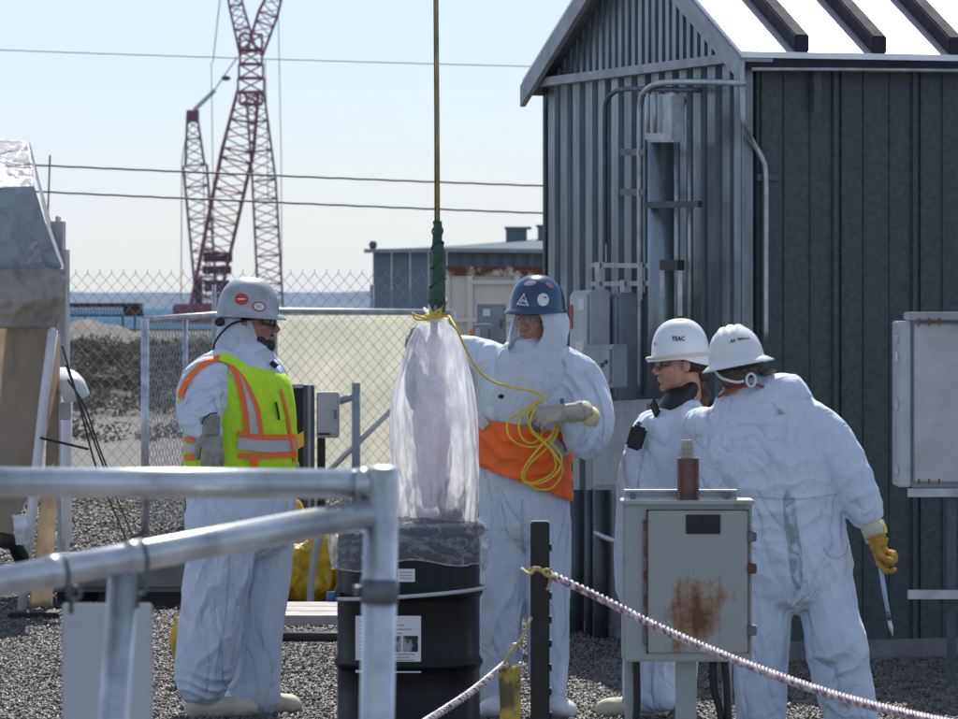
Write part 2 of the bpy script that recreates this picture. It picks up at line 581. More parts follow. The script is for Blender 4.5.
# crushed rock: thousands of small angular stones
def stones(name, n_, ybox, xfun, rmin, rmax, seed, skip=None, zf=None):
    r = np.random.default_rng(seed)
    y = r.uniform(ybox[0], ybox[1], n_)
    x = r.uniform(-1, 1, n_) * xfun(y)
    if skip is not None:
        k = ~skip(x, y)
        x, y = x[k], y[k]
    m = len(x)
    base = np.array([(1, 0, 0), (-1, 0, 0), (0, 1, 0), (0, -1, 0), (0, 0, 1), (0, 0, -1)], float)
    f = np.array([(0, 2, 4), (2, 1, 4), (1, 3, 4), (3, 0, 4), (2, 0, 5), (1, 2, 5), (3, 1, 5), (0, 3, 5)])
    V = np.repeat(base[None], m, 0) * r.uniform(.55, 1.2, (m, 6, 1)) + r.normal(0, .16, (m, 6, 3))
    sc = r.uniform(rmin, rmax, (m, 1, 1)) * np.concatenate([r.uniform(.8, 1.3, (m, 1, 2)), r.uniform(.55, .95, (m, 1, 1))], 2)
    V = V * sc
    q = r.normal(size=(m, 4)); q /= np.linalg.norm(q, axis=1, keepdims=True)
    a, b_, c, d = q.T
    Rm = np.stack([1 - 2 * (c * c + d * d), 2 * (b_ * c - a * d), 2 * (b_ * d + a * c),
                   2 * (b_ * c + a * d), 1 - 2 * (b_ * b_ + d * d), 2 * (c * d - a * b_),
                   2 * (b_ * d - a * c), 2 * (c * d + a * b_), 1 - 2 * (b_ * b_ + c * c)], 1).reshape(m, 3, 3)
    V = np.einsum('mij,mkj->mki', Rm, V)
    z = r.uniform(0, rmax * .9, m)
    V += np.stack([x, y, z], 1)[:, None, :]
    FA = (f[None] + (np.arange(m) * 6)[:, None, None]).reshape(-1)
    me = bpy.data.meshes.new(name)
    me.vertices.add(m * 6); me.vertices.foreach_set("co", V.reshape(-1).astype(np.float32))
    me.loops.add(len(FA)); me.loops.foreach_set("vertex_index", FA.astype(np.int32))
    me.polygons.add(m * 8); me.polygons.foreach_set("loop_start", np.arange(0, len(FA), 3, dtype=np.int32))
    me.update(calc_edges=True)
    return me


stone_m = mat("crushed_basalt", (0.20, 0.185, 0.165), 0.6, 0.0, var=1, var_col=(0.045, 0.042, 0.042), vscale=14, detail=3, rlo=.36, rhi=.66, spec=.4)
me = stones("g", 165000, (19.8, 28.0), lambda y: y * .115 + .25, .006, .0145, 3,
            skip=lambda x, y: (x > 1.2) & (y > 24.3) & ((x - 1.31) > -(y - 24) * .335))
tag(link("gravel", me, stone_m, origin=(0, 24, 0)), "grey crushed rock gravel covering the work yard", "gravel", kind="stuff")
me = stones("g2", 75000, (28.0, 46), lambda y: y * .11 + .3, .010, .022, 4)
tag(link("coarse_gravel", me, stone_m, origin=(0, 37, 0)), "sparser crushed rock further back towards the fence", "gravel", kind="stuff")

# scrub bushes beyond the fence: low dark sagebrush nobody could count
bm_v, bm_f = [], []
r = np.random.default_rng(5)
cnt = 0
for k in range(2100):
    y = (62 + 34 * r.random()) if k < 700 else (94 + 14 * r.random() if k < 1800 else 108 + 70 * r.random())
    x = r.uniform(-.115, -.02) * y if r.random() < .8 else r.uniform(-.12, .11) * y
    dens = noise.noise(Vector((x * .15, y * .08, 2)))
    if dens < 0.0 and y < 94:
        continue
    s = r.uniform(.12, .36) * (1.0 if y < 94 else 1.15)
    z0 = terrain_h(x, y)
    for j in range(46):
        u = r.normal(size=3); u /= np.linalg.norm(u)
        c = np.array([x, y, z0 + s * .35]) + u * s * np.array([1, 1, .62]) * r.uniform(.55, 1.05)
        c[2] = max(c[2], z0 + .02)
        t1 = r.normal(size=3); t1 /= np.linalg.norm(t1); t2 = np.cross(t1, u + .01); t2 /= np.linalg.norm(t2)
        q = s * .17
        bm_v += [tuple(c - t1 * q), tuple(c + t2 * q * .7), tuple(c + t1 * q), ]
        bm_f.append((cnt, cnt + 1, cnt + 2)); cnt += 3
me = bpy.data.meshes.new("sagebrush")
me.from_pydata(bm_v, [], bm_f)
sage_m = mat("sagebrush_leaves", (0.12, 0.112, 0.09), 0.9, var=.6, vscale=1.2, transl=.15)
tag(link("sagebrush", me, sage_m, origin=(-8, 90, 0)), "dark scattered sagebrush on the dry slope beyond the fence", "scrub", kind="stuff")

# far hills
vs, fs = [], []
for i in range(161):
    x = -2600 + i * 32
    hh = 9.5 + 2.5 * noise.noise(Vector((x * .003, 0, 0))) + 2.5 * noise.noise(Vector((x * .02, 4, 0))) + 1.2 * noise.noise(Vector((x * .11, 4, 0)))
    vs += [(x, 2550, -2), (x, 2600, hh), (x, 2800, hh * .8), (x, 3200, -2)]
for i in range(160):
    for k in range(3):
        a = i * 4 + k
        fs.append((a, a + 4, a + 5, a + 1))
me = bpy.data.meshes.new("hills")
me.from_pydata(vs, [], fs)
hill_m = mat("distant_hill_haze_blue", (0.03, 0.085, 0.16), 0.9, var=.4, vscale=.02)  # blue of the distant air put into the hills' base colour
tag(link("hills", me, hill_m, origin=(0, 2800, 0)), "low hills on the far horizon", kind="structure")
rv = MB().box((-1900, 335, -1), (1900, 2560, .12)).build("river", mat("blue_river_water", (.06, .125, .20), .9, 0, var=.3, vscale=.02, spec=0))
tag(rv, "wide blue river beyond the far bank", kind="structure")
# pale band of dirt heaps below the trestle
for (px, py, Yd, wd, ht, ln, lab) in [(150, 352, 165, 2.6, .75, 5, "low pale dirt mound near the small fence corner post"),
                                      (88, 345, 170, 3.2, 1.35, 8, "pale tipped dirt heap below the timber conveyor trestle")]:
    c = P(px, py, Yd)
    vs, fs = [], []
    nx, ny = 26, 14
    for j in range(ny):
        for i in range(nx):
            u, v = i / (nx - 1) * 2 - 1, j / (ny - 1) * 2 - 1
            rr = min(1, math.hypot(u, v))
            z = ht * (1 - rr) ** .8 + .15 * noise.noise(Vector((u * 4, v * 4, px))) * (1 - rr)
            vs.append((c.x + u * wd, c.y + v * ln, terrain_h(c.x, c.y) * .6 + z))
    for j in range(ny - 1):
        for i in range(nx - 1):
            a = j * nx + i
            fs.append((a, a + 1, a + 1 + nx, a + nx))
    me = bpy.data.meshes.new("dirt_mound")
    me.from_pydata(vs, [], fs)
    tag(link("dirt_mound", me, mat("pale_dirt", (.10, .082, .07), .9, var=.4, vscale=1.5, bump=.05, bscale=3), smooth=True), lab, "dirt mound", "dirt mounds beyond the fence")

# ================================================================== SHED
Gd = Vector((-0.317, 0.9484, 0)).normalized()     # along the gable wall, away from us
Sd = Vector((Gd.y, -Gd.x, 0))                      # along the side wall, to the right
C0 = Vector((1.310, 24.0, 0))
EAVE, RIDGE, GW, SL = 2.91, 3.63, 3.0, 5.2


def Wp(s, t, z):
    return C0 + Gd * s + Sd * t + Vector((0, 0, z))


def gpix(px, py, off=0.0):
    """point on the gable wall (pushed out by off) seen at pixel"""
    d = Vector(((px - CX) / F, 1, -(py - HY) / F))
    o = Vector((0, 0, CAMH))
    nrm = -Sd
    p0 = C0 + nrm * off
    k = (p0 - o).dot(nrm) / d.dot(nrm)
    return o + d * k


def spix(px, py, off=0.0):
    d = Vector(((px - CX) / F, 1, -(py - HY) / F))
    o = Vector((0, 0, CAMH))
    nrm = -Gd
    p0 = C0 + nrm * off
    k = (p0 - o).dot(nrm) / d.dot(nrm)
    return o + d * k


shed = thing("metal_shed", (2.0, 26.0, 0), "corrugated grey metal shed with steep bright roof at the right", "shed")


def profile_panel(name, along, outn, s0, s1, prof, zlo, zhi, m, base):
    """sheet with ribbed profile: prof = list of (fraction of width, outward offset)"""
    vs, fs = [], []
    k = 0
    for (u, off) in prof:
        s = s0 + (s1 - s0) * u
        p = base + along * s + outn * off
        z1 = zhi(s) if callable(zhi) else zhi
        vs += [(p.x, p.y, zlo), (p.x, p.y, z1)]
        k += 1
    for i in range(k - 1):
        fs.append((2 * i, 2 * i + 2, 2 * i + 3, 2 * i + 1))
    me = bpy.data.meshes.new(name)
    me.from_pydata(vs, [], fs)
    return link(name, me, m, shed)


def rib_prof(nr, depth, top, base=.0):
    out = []
    p = 1 / nr
    for i in range(nr):
        a = i * p
        out += [(a, -.03), (a + p * (.5 - top / 2 - .04), -.03), (a + p * (.5 - top / 2), depth - .03), (a + p * (.5 + top / 2), depth - .03), (a + p * (.5 + top / 2 + .04), -.03)]
    out.append((1, -.03))
    return out


# gable wall, lower sheets (deep ribs), each sheet a part
for i in range(5):
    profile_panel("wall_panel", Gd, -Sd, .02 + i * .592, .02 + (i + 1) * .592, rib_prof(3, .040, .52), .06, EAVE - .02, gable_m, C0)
# gable triangle sheets (finer ribs)


def zg(s):
    return EAVE + .03 + (RIDGE - EAVE) * (1 - abs(s - GW / 2) / (GW / 2)) - .05


for i in range(6):
    s0, s1 = .02 + i * .4933, .02 + (i + 1) * .4933
    pr = rib_prof(5, .030, .50)
    # extra stations so the sloping head stays straight
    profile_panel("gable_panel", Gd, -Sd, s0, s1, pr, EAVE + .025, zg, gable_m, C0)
MB().obox(Wp(0, -.07, EAVE - .02), Gd * 3.0, Sd * .07, Vector((0, 0, .045))).build("gable_trim", trim_m, shed)
# side wall sheets
for i in range(12):
    t0 = .022 + i * .415
    prof = [(0, 0), (.02, -.012), (.05, -.012), (.07, 0), (.33, .0), (.338, .009), (.352, .009), (.36, 0), (.66, 0), (.668, .009), (.682, .009), (.69, 0), (.93, 0), (.95, .02), (1.0, .02)]
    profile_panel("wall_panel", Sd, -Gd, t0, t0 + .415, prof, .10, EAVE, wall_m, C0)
MB().obox(Wp(-.025, -.055, .04), Sd * .050, Gd * .02, Vector((0, 0, EAVE - .06))).obox(Wp(0, -.057, .04), Gd * .09, Sd * .02, Vector((0, 0, EAVE - .06))).build("corner_trim", gable_m, shed)
MB().obox(Wp(-.06, -.06, -.1), Sd * (SL + .1), Gd * .08, Vector((0, 0, .2))).obox(Wp(-.06, -.06, -.1), Gd * (GW + .1), Sd * .08, Vector((0, 0, .16))).build("concrete_base", concrete_m, shed)
# back and far walls so that the shed is a whole building
MB().obox(Wp(GW, 0, 0), Sd * SL, Gd * .05, Vector((0, 0, EAVE))).obox(Wp(0, SL, 0), Gd * GW, Sd * .05, Vector((0, 0, EAVE))).build("rear_wall", wall_m, shed)
# roof slopes
OV = .10
ph = math.atan2(RIDGE - EAVE, GW / 2)
for side in (0, 1):
    e = -.12 if side == 0 else GW + .10
    ze = EAVE - (RIDGE - EAVE) * .12 / (GW / 2) + .05
    p0 = Wp(e, -OV, ze)
    p1 = Wp(GW / 2, -OV, RIDGE + .05)
    MB().obox(p0, p1 - p0, Sd * (SL + OV + .2), Vector((0, 0, .03))).build("roof", roof_m, shed)
    # rake board under the overhang
    MB().obox(p0 + Vector((0, 0, -.115)) - Sd * .012, p1 - p0, Sd * .03, Vector((0, 0, .113))).build("rake_board", trim_m, shed)
    MB().obox(p0 + Vector((0, 0, -.02)) + Sd * .02, p1 - p0, Sd * .14, Vector((0, 0, .017))).build("soffit", trim_m, shed)
    # eave board
    MB().obox(p0 + Vector((0, 0, -.055)) + Sd * .02 + (Gd * .01 if side == 0 else -Gd * .03), Sd * (SL + OV + .15), Gd * .02, Vector((0, 0, .052))).build("eave_board", rib_m if side == 0 else trim_m, shed)
# dark box ribs up the near slope
e, ze = -.13, EAVE - (RIDGE - EAVE) * .13 / (GW / 2) + .08
for i in range(8):
    t = .17 + i * .402
    p0, p1 = Wp(e, t, ze + .002), Wp(GW / 2 - .02, t, RIDGE + .078)
    MB().obox(p0, p1 - p0, Sd * .075, Vector((0, 0, .085))).build("roof_rib", rib_m, shed, bevel=.006)
MB().obox(Wp(GW / 2 - .1, -OV - .02, RIDGE + .05), Gd * .2, Sd * (SL + OV), Vector((0, 0, .13))).build("ridge_cap", roof_m, shed)

# conduit runs on the shed: each run is a thing


def strap(mb, p, q, w=.03):
    mb.bar(p, q, .02, w)


def conduit(name, pts, r, m, label, sub=6, cat="conduit"):
    o = MB().tube(smooth_path(pts, sub), r, 12).build(name, m, smooth=True)
    return tag(o, label, cat, "conduits on the shed walls")


conduit("wall_conduit", [gpix(640, 395, .12), gpix(640, 300, .12), gpix(640, 200, .12), gpix(640, 120, .12), gpix(641, 100, .12), gpix(646, 90, .12), gpix(656, 84, .12), gpix(672, 82, .12), gpix(705, 82, .12), gpix(744, 83, .12)], .0155, conduit_m, "pale steel conduit rising beside the fat duct and bending right along the gable wall")
conduit("wall_conduit", [gpix(605, 262, .10), gpix(605, 180, .10), gpix(605, 120, .10), gpix(606, 103, .10), gpix(613, 93, .10), gpix(626, 89, .10), gpix(660, 89, .10), gpix(700, 90, .08)], .013, dconduit_m, "dark conduit bending under the gable, left of the pale one")
conduit("wall_conduit", [gpix(742, 60, .1), gpix(743, 90, .1), gpix(744, 122, .1), spix(752, 140, .06), spix(763, 160, .05), spix(766, 180, .045), spix(766, 260, .045), spix(766, 342, .045)], .013, conduit_m, "thin conduit kinked round the shed corner and down the side wall")
conduit("wall_conduit", [spix(752, 69, .16), spix(850, 69.5, .16), spix(900, 70, .16), spix(1010, 71, .16)], .009, conduit_m, "thin horizontal conduit just below the bright eave", 2)
MB().bar(spix(818, 72, .06), spix(818, 112, .06), .035, .012).build("wall_stub", wall_m, shed)
MB().bar(spix(757, 177, .02), spix(777, 177, .02), .02, .03).build("conduit_strap", dconduit_m, shed)
MB().tube([gpix(547, 94, .06), gpix(545, 110, .06), gpix(546, 180, .06), gpix(546, 275, .06)], .008, 8).build("wall_wire", dconduit_m, shed, smooth=True)

# fat exhaust duct with square hood
duct = thing("exhaust_duct", gpix(662, 420, .12), "fat steel duct with a square gooseneck hood on the gable wall", "duct")
MB().tube([gpix(662, 470, .16), gpix(662, 142, .16)], .070, 20).build("duct_pipe", gable_m, duct, smooth=True)
MB().tube([gpix(677, 380, .12), gpix(677, 112, .12)], .016, 12).build("side_pipe", conduit_m, duct, smooth=True)
hb = MB()
a = gpix(644, 142, .26)
hb.obox(a, -(gpix(644, 142, .26) - gpix(672, 142, .26)), Sd * .07, Vector((0, 0, .235)))
hb.build("duct_hood", galv, duct, bevel=.012)
MB().bar(gpix(668, 98, .22), gpix(684, 104, .16), .06, .07).build("hood_elbow", galv, duct, bevel=.01)
for px in (648, 655):
    MB().tube([gpix(px, 93, .28), gpix(px, 133, .28)], .010, 10).build("hood_flange", conduit_m, duct, smooth=True)
for py in (152, 192):
    MB().bar(gpix(623, py, .07), gpix(648, py, .13), .03, .035).build("pipe_strap", dconduit_m, duct)
MB().bar(gpix(646, 205, .25), gpix(700, 204, .10), .03, .032).build("pipe_strap", dconduit_m, duct)

# strut frame with enclosures on the gable wall
fr = thing("strut_frame", gpix(640, 400, .1), "zinc strut rack of crossbars above the wall enclosures", "strut frame")
for (a, b_) in [((593, 265), (682, 266)), ((593, 284), (662, 283))]:
    MB().bar(gpix(*a, .17), gpix(*b_, .17), .03, .024).build("crossbar", conduit_m, fr)
for (px, y0, y1) in [(597, 262, 300), (640, 262, 300), (662, 262, 298), (680, 262, 316), (622, 280, 300)]:
    MB().bar(gpix(px, y0, .20), gpix(px, y1, .20), .022, .02, up=(0, 1, 0)).build("upright", conduit_m, fr)
for (px, y0, y1) in [(663, 290, 400), (673, 288, 400), (653, 300, 400), (690, 120, 400)]:
    MB().tube([gpix(px, y0, .1), gpix(px, y1, .1)], .011, 10).build("small_pipe", conduit_m, fr, smooth=True)
MB().bar(gpix(663, 265, .22), gpix(681, 265, .22), .035, .05).build("black_clamp", black_m, fr)
MB().bar(gpix(606, 262, .2), gpix(606, 244, .2), .008, .008).build("stub", galv, fr)


def wall_box(name, x0, y0, x1, y1, o0, o1, m, label, cat, left_m=None, parts=()):
    """enclosure on the gable wall between pixels; o0,o1 = how far its back and front stand off the wall"""
    a, b_ = gpix(x0, y1, o1), gpix(x1, y1, o1)
    z1 = gpix(x0, y0, o1).z
    t = thing(name, (a + b_) / 2 + Sd * 0, label, cat)
    MB().obox(a, b_ - a, Sd * (o1 - o0), Vector((0, 0, z1 - a.z))).build("cabinet_body", m, t, bevel=.008)
    dd = (b_ - a)
    z0 = a.z
    MB().obox(a + dd * .05 - Sd * .012 + Vector((0, 0, .02)), dd * .9, Sd * .010, Vector((0, 0, z1 - z0 - .04))).build("cabinet_door", left_m or m, t, bevel=.004)
    for (u, v, wu, hv, mm, nm) in parts:
        MB().obox(a + dd * u - Sd * .018 + Vector((0, 0, (z1 - z0) * v)), dd * wu, Sd * .005, Vector((0, 0, hv))).build(nm, mm, t)
    return t


wall_box("electrical_cabinet", 592, 294, 620, 402, .03, .22, ebox_m, "tall grey enclosure on the gable wall under the strut rack", "electrical box", parts=[(.2, .72, .18, .07, lbox_m, "latch")])
wall_box("electrical_cabinet", 571, 291, 590, 402, .25, .36, lbox_m, "narrow pale enclosure with small labels left of the tall grey one", "electrical box",
         parts=[(.55, .82, .3, .06, white_m, "label_plate"), (.4, .40, .42, .08, white_m, "label_plate"), (.65, .27, .34, .07, white_m, "label_plate"), (.1, .66, .12, .12, mat("red_label", (.35, .08, .06), .6), "warning_sticker")])
wall_box("disconnect_switch", 583, 345, 613, 388, .38, .46, ebox_m, "small grey disconnect box mounted in front of the tall enclosure", "switch box", parts=[(.7, .48, .07, .02, black_m, "knob"), (.82, .55, .07, .02, black_m, "knob")])
wall_box("electrical_cabinet", 592, 402, 652, 490, .05, .34, ebox_m, "wide low grey enclosure behind the blue helmeted worker's elbow", "electrical box", parts=[(.1, .85, .05, .015, lbox_m, "bolt_head")])
for (px, lab) in [(576, "left dark standpipe under the wall enclosures"), (601, "right dark standpipe under the wall enclosures"), (589, "thin dark standpipe between the two thicker ones")]:
    q = gpix(px, 490, .12)
    rr = .04 if px != 589 else .02
    tag(MB().tube([q, Vector((q.x, q.y, .0))], rr, 14).build("standpipe", dconduit_m, smooth=True), lab, "pipe", "standpipes at the gable wall")
conduit("wall_conduit", [gpix(596, 533, .16), gpix(615, 541, .16), gpix(640, 541, .16), gpix(676, 540, .16)], .014, conduit_m, "short horizontal conduit low on the gable wall behind the box", 2)

# ---- cabinet on posts at the right edge
cab = thing("pole_cabinet", P(950, 690, 22.3), "large pale steel cabinet on dark posts at the right edge", "cabinet")
Y = 22.3
a, b_ = P(911, 488, Y), P(1010, 488, Y + .05)
z1 = P(0, 320, Y).z
MB().obox(a, b_ - a, Vector((0, .3, 0)), Vector((0, 0, z1 - a.z))).build("cabinet_body", ebox_m, cab, bevel=.006)
a2 = P(897, 488, Y + .0)
MB().obox(P(897.5, 487, Y - .01), P(911, 487, Y - .02) - P(897.5, 487, Y - .02) , Vector((0, .28, 0)), Vector((0, 0, z1 - a.z - .01))).build("side_flange", lbox_m, cab, bevel=.006)
MB().obox(P(914, 482, Y - .03), P(1006, 482, Y + .02) - P(914, 482, Y - .03), Vector((0, .02, 0)), Vector((0, 0, (482 - 324) * Y / F))).build("cabinet_door", mat("worn_pale_door", (.50, .50, .50), .4, .1, var=.25, vscale=4), cab, bevel=.006)
MB().box((P(909, 0, Y).x, Y - .06, z1 + .0), (P(1012, 0, Y).x, Y + .3, z1 + .035)).build("rain_lip", ebox_m, cab, bevel=.004)
for py in (340, 357, 405, 470):
    MB().tube([P(896.5, py - 4, Y - .02), P(896.5, py + 4, Y - .02)], .008, 8).build("hinge", galv, cab)
for px in (919, 929, 939):
    MB().tube([P(px, 318, Y - .07), P(px, 326, Y - .07)], .005, 6).build("bolt", rust_m, cab)
    MB().tube([P(px, 479, Y - .05), P(px, 484, Y - .05)], .005, 6).build("bolt", rust_m, cab)
MB().box((P(908, 0, Y).x, Y, P(0, 497, Y).z), (P(1010, 0, Y).x, Y + .05, P(0, 488.5, Y).z)).build("crossbar", galv, cab)
MB().box((P(908, 0, Y).x, Y - .02, P(0, 599, Y).z), (P(1010, 0, Y).x, Y + .03, P(0, 590, Y).z)).build("crossbar", galv, cab)
for px in (948, 1002):
    MB().box((P(px, 0, Y).x, Y + .03, 0), (P(px + 9, 0, Y).x, Y + .07, P(0, 490, Y).z)).build("leg", dconduit_m, cab)

# ---- rusty box on unistrut legs, close to us
Y = 17.2
rb = thing("rusty_enclosure", P(690, 800, Y).xyz * 1, "rust stained pale steel enclosure on strut legs in front of two workers", "electrical box")
rb.location.z = 0
pale_rusty = bpy.data.materials.new("pale_paint_with_rust")
pale_rusty.use_nodes = True
n = pale_rusty.node_tree.nodes; l = pale_rusty.node_tree.links.new
b = n["Principled BSDF"]; b.inputs['Roughness'].default_value = .5
tcx = n.new("ShaderNodeTexCoord")
nz1 = n.new("ShaderNodeTexNoise"); nz1.inputs['Scale'].default_value = 14; nz1.inputs['Detail'].default_value = 9; nz1.inputs['Roughness'].default_value = .7
l(tcx.outputs['Object'], nz1.inputs[0])
mpx = n.new("ShaderNodeMapping")
mpx.vector_type = 'POINT'
DOORC = P(697, 615, Y) - Vector(rb.location)
mpx.inputs['Location'].default_value = (-DOORC.x * 7.6, 0, -DOORC.z * 5.6)
mpx.inputs['Scale'].default_value = (7.6, 0, 5.6)
l(tcx.outputs['Object'], mpx.inputs[0])
ln_ = n.new("ShaderNodeVectorMath"); ln_.operation = 'LENGTH'
l(mpx.outputs[0], ln_.inputs[0])
sb = n.new("ShaderNodeMath"); sb.operation = 'MULTIPLY_ADD'; sb.inputs[1].default_value = -2.0; sb.inputs[2].default_value = 1.15
l(nz1.outputs[0], sb.inputs[0])
mp2 = n.new("ShaderNodeMapping"); mp2.inputs['Scale'].default_value = (1, 1, .12)
l(tcx.outputs['Object'], mp2.inputs[0])
nz2 = n.new("ShaderNodeTexNoise"); nz2.inputs['Scale'].default_value = 38; nz2.inputs['Detail'].default_value = 5
l(mp2.outputs[0], nz2.inputs[0])
st_ = n.new("ShaderNodeMath"); st_.operation = 'MULTIPLY_ADD'; st_.inputs[1].default_value = -1.1; st_.inputs[2].default_value = .55
l(nz2.outputs[0], st_.inputs[0])
ad0 = n.new("ShaderNodeMath"); ad0.operation = 'ADD'
l(ln_.outputs['Value'], ad0.inputs[0]); l(sb.outputs[0], ad0.inputs[1])
ad = n.new("ShaderNodeMath"); ad.operation = 'ADD'
l(ad0.outputs[0], ad.inputs[0]); l(st_.outputs[0], ad.inputs[1])
rr = n.new("ShaderNodeValToRGB")
ee = rr.color_ramp.elements
ee[0].position = .30; ee[0].color = (.115, .045, .018, 1)
ee[1].position = 1.0; ee[1].color = (.32, .35, .335, 1)
x_ = ee.new(.62); x_.color = (.27, .17, .10, 1)
l(ad.outputs[0], rr.inputs[0]); l(rr.outputs[0], b.inputs['Base Color'])
bxm = mat("pale_green_grey_paint", (.33, .37, .36), .5, var=1, var_col=(.24, .17, .11), vscale=9, rlo=.24, rhi=.40, detail=9)
a, b_ = P(623, 662, Y), P(752, 662, Y)
z1 = P(0, 502, Y).z
MB().obox(a, b_ - a, Vector((0, .20, 0)), Vector((0, 0, z1 - a.z))).build("cabinet_body", bxm, rb, bevel=.006)
MB().obox(P(621.5, 505, Y - .015), P(754.5, 505, Y - .015) - P(621.5, 505, Y - .015), Vector((0, .22, 0)), Vector((0, 0, .016))).build("top_lip", bxm, rb, bevel=.003)
a = P(648, 653, Y - .018)
MB().obox(a, P(748, 653, Y - .018) - a, Vector((0, .017, 0)), Vector((0, 0, (653 - 511) * Y / F))).build("cabinet_door", pale_rusty, rb, bevel=.004)
tag(rb.children[-1], "door with a large brown rust patch")
for (x0, y0, x1, y1) in [(647, 509.5, 749, 511.5), (646.3, 510, 648.2, 654), (747.6, 512, 749, 654)]:
    a = P(x0, y1, Y - .012)
    MB().obox(a, Vector(((x1 - x0) * Y / F, 0, 0)), Vector((0, .008, 0)), Vector((0, 0, (y1 - y0) * Y / F))).build("rust_seam", rust_m, rb)
for k in range(10):
    y0 = 520 + k * 12.6
    a = P(643, y0 + 10, Y - .014)
    MB().tube([P(645, y0, Y - .012), P(645, y0 + 11, Y - .012)], .0065, 8).build("hinge_knuckle", clamp_m if k % 2 else rust_m, rb)
for py in (536, 568, 630):
    a = P(748, py + 6, Y - .03)
    MB().obox(a, Vector((.030, 0, 0)), Vector((0, .03, 0)), Vector((0, 0, .036))).build("latch", clamp_m if py != 568 else rust_m, rb, bevel=.004)
a = P(686, 534, Y - .022)
MB().obox(a, Vector((.118, 0, 0)), Vector((0, .003, 0)), Vector((0, 0, .066))).build("black_plate", black_m, rb)
a = P(624, 501, Y + .03)
MB().obox(a, Vector((.39, 0, 0)), Vector((0, .04, 0)), Vector((0, 0, .014))).obox(P(624, 491.5, Y + .03), Vector((.39, 0, 0)), Vector((0, .04, 0)), Vector((0, 0, .006))).obox(P(624, 501, Y + .066), Vector((.39, 0, 0)), Vector((0, .004, 0)), Vector((0, 0, .035))).build("back_strut", galv, rb)
for px in (633, 727):
    MB().tube([P(px, 496, Y + .03), P(px, 496, Y + .02)], .012, 8).build("bolt", clamp_m, rb)
for (px, wd, mm) in [(631, 12, bxm), (686, 21, bxm), (727, 9, galv)]:
    q = P(px, 660, Y + .08)
    MB().box((q.x - wd * Y / F / 2, Y + .06, 0), (q.x + wd * Y / F / 2, Y + .10, q.z)).build("leg", mm, rb)
for pts in [[(636, 655), (637, 700), (635, 740), (636, 800)], [(713, 660), (714, 690), (721, 720), (724, 800)], [(724, 655), (727, 690), (729, 740), (730, 800)]]:
    MB().tube(smooth_path([P(x, min(y, 800), Y + .035) for x, y in pts]), .013, 8).build("cable", black_m, rb, smooth=True)
oxide = mat("red_oxide_steel", (.22, .12, .10), .5, var=.4, vscale=15)
a = P(677.5, 502, Y + .02)
MB().obox(a, Vector((.072, 0, 0)), Vector((0, .006, 0)), Vector((0, 0, .150))).obox(a + Vector((-.001, -.028, 0)), Vector((.008, 0, 0)), Vector((0, .028, 0)), Vector((0, 0, .152))).obox(a + Vector((.065, -.028, 0)), Vector((.008, 0, 0)), Vector((0, .028, 0)), Vector((0, 0, .152))).build("channel_bracket", oxide, rb)
MB().tube([P(687, 458, Y + .05), P(687, 440, Y + .05)], .020, 18).build("threaded_end", pale_glove_m, rb)
for k in range(4):
    MB().tube([P(687, 457 - k * 4.4, Y + .05), P(687, 455 - k * 4.4, Y + .05)], .0235, 18).build("thread_ring", pale_glove_m, rb)

# ---- handrail close to us
hr = thing("pipe_handrail", P(125, 900, 8.0).xyz * 1, "galvanised pipe handrail crossing the view in front of the workers", "handrail")
hr.location.z = 0
Yr = 8.0
MB().tube([P(-60, 482, Yr), P(372, 484, Yr)], .0242, 24).build("top_rail", pipe_m, hr, smooth=True)
p0, p1 = P(-60, 593, Yr - .35), P(368, 513.5, Yr - .02)
MB().tube([p0, p1], .0238, 24).build("sloping_rail", pipe_m, hr, smooth=True)
pt, pb = P(382, 470, Yr), P(376, 760, Yr)
pbb = pt + (pb - pt) * (pt.z / (pt.z - pb.z))
MB().tube([pt, pt + (pbb - pt) * .999], .0275, 24).build("post", pipe_m, hr, smooth=True)
MB().ell(pt, .0275, .0275, .008).build("post_cap", pipe_m, hr, smooth=True)
MB().tube([P(356, 484, Yr), P(371, 484, Yr)], .0265, 24).build("rail_joint", pipe_m, hr, smooth=True)
c1, c2 = P(379.8, 579, Yr), P(379.2, 603, Yr)
MB().tube([c1, c2], .0305, 24).build("clamp", clamp_m, hr, smooth=True)
MB().tube([P(361, 591, Yr), P(353, 591, Yr)], .009, 10).build("clamp_bolt", clamp_m, hr, smooth=True)
tl = 560
q0, q1 = P(124, 570, Yr - .2), P(108, 800, Yr - .2)
q2 = q0 + (q1 - q0) * (q0.z / (q0.z - q1.z))
MB().tube([q0, q0 + (q2 - q0) * .999], .0235, 24).build("post", pipe_m, hr, smooth=True)
dr = (p1 - p0).normalized()
for u in (50, 128):
    k = (u + 60) / (368 + 60)
    c = p0.lerp(p1, k)
    MB().tube([c - dr * .013, c + dr * .013], .0262, 24).build("rail_ring", pipe_m, hr, smooth=True)
    MB().tube([c + dr * .014, c + dr * .017], .0270, 24).build("rail_ring", clamp_m, hr, smooth=True)
for (px, py) in ((74, 594), (140, 588)):
    ring = [P(px + 6 * math.cos(t), py + 7 * math.sin(t), Yr - .2) for t in np.linspace(0, 2 * math.pi, 14)[:-1]]
    MB().tube(ring, .0035, 8, closed=True).tube([P(px - 2, py - 20, Yr - .2), P(px - 3, py + 20, Yr - .2)], .004, 8).build("eye_bolt", clamp_m, hr, smooth=True)
Y = 8.4
a = P(58, 760, Y)
tag(MB().obox(P(62, 900, Y), P(152, 900, Y) - P(62, 900, Y), Vector((0, .012, 0)), P(62, 604, Y) - P(62, 900, Y)).build("sign_board", mat("white_sign_board", (.46, .49, .53), .5, var=.1, vscale=3), bevel=.003),
    "blank pale board seen from behind, leaning below the sloping rail", "board")

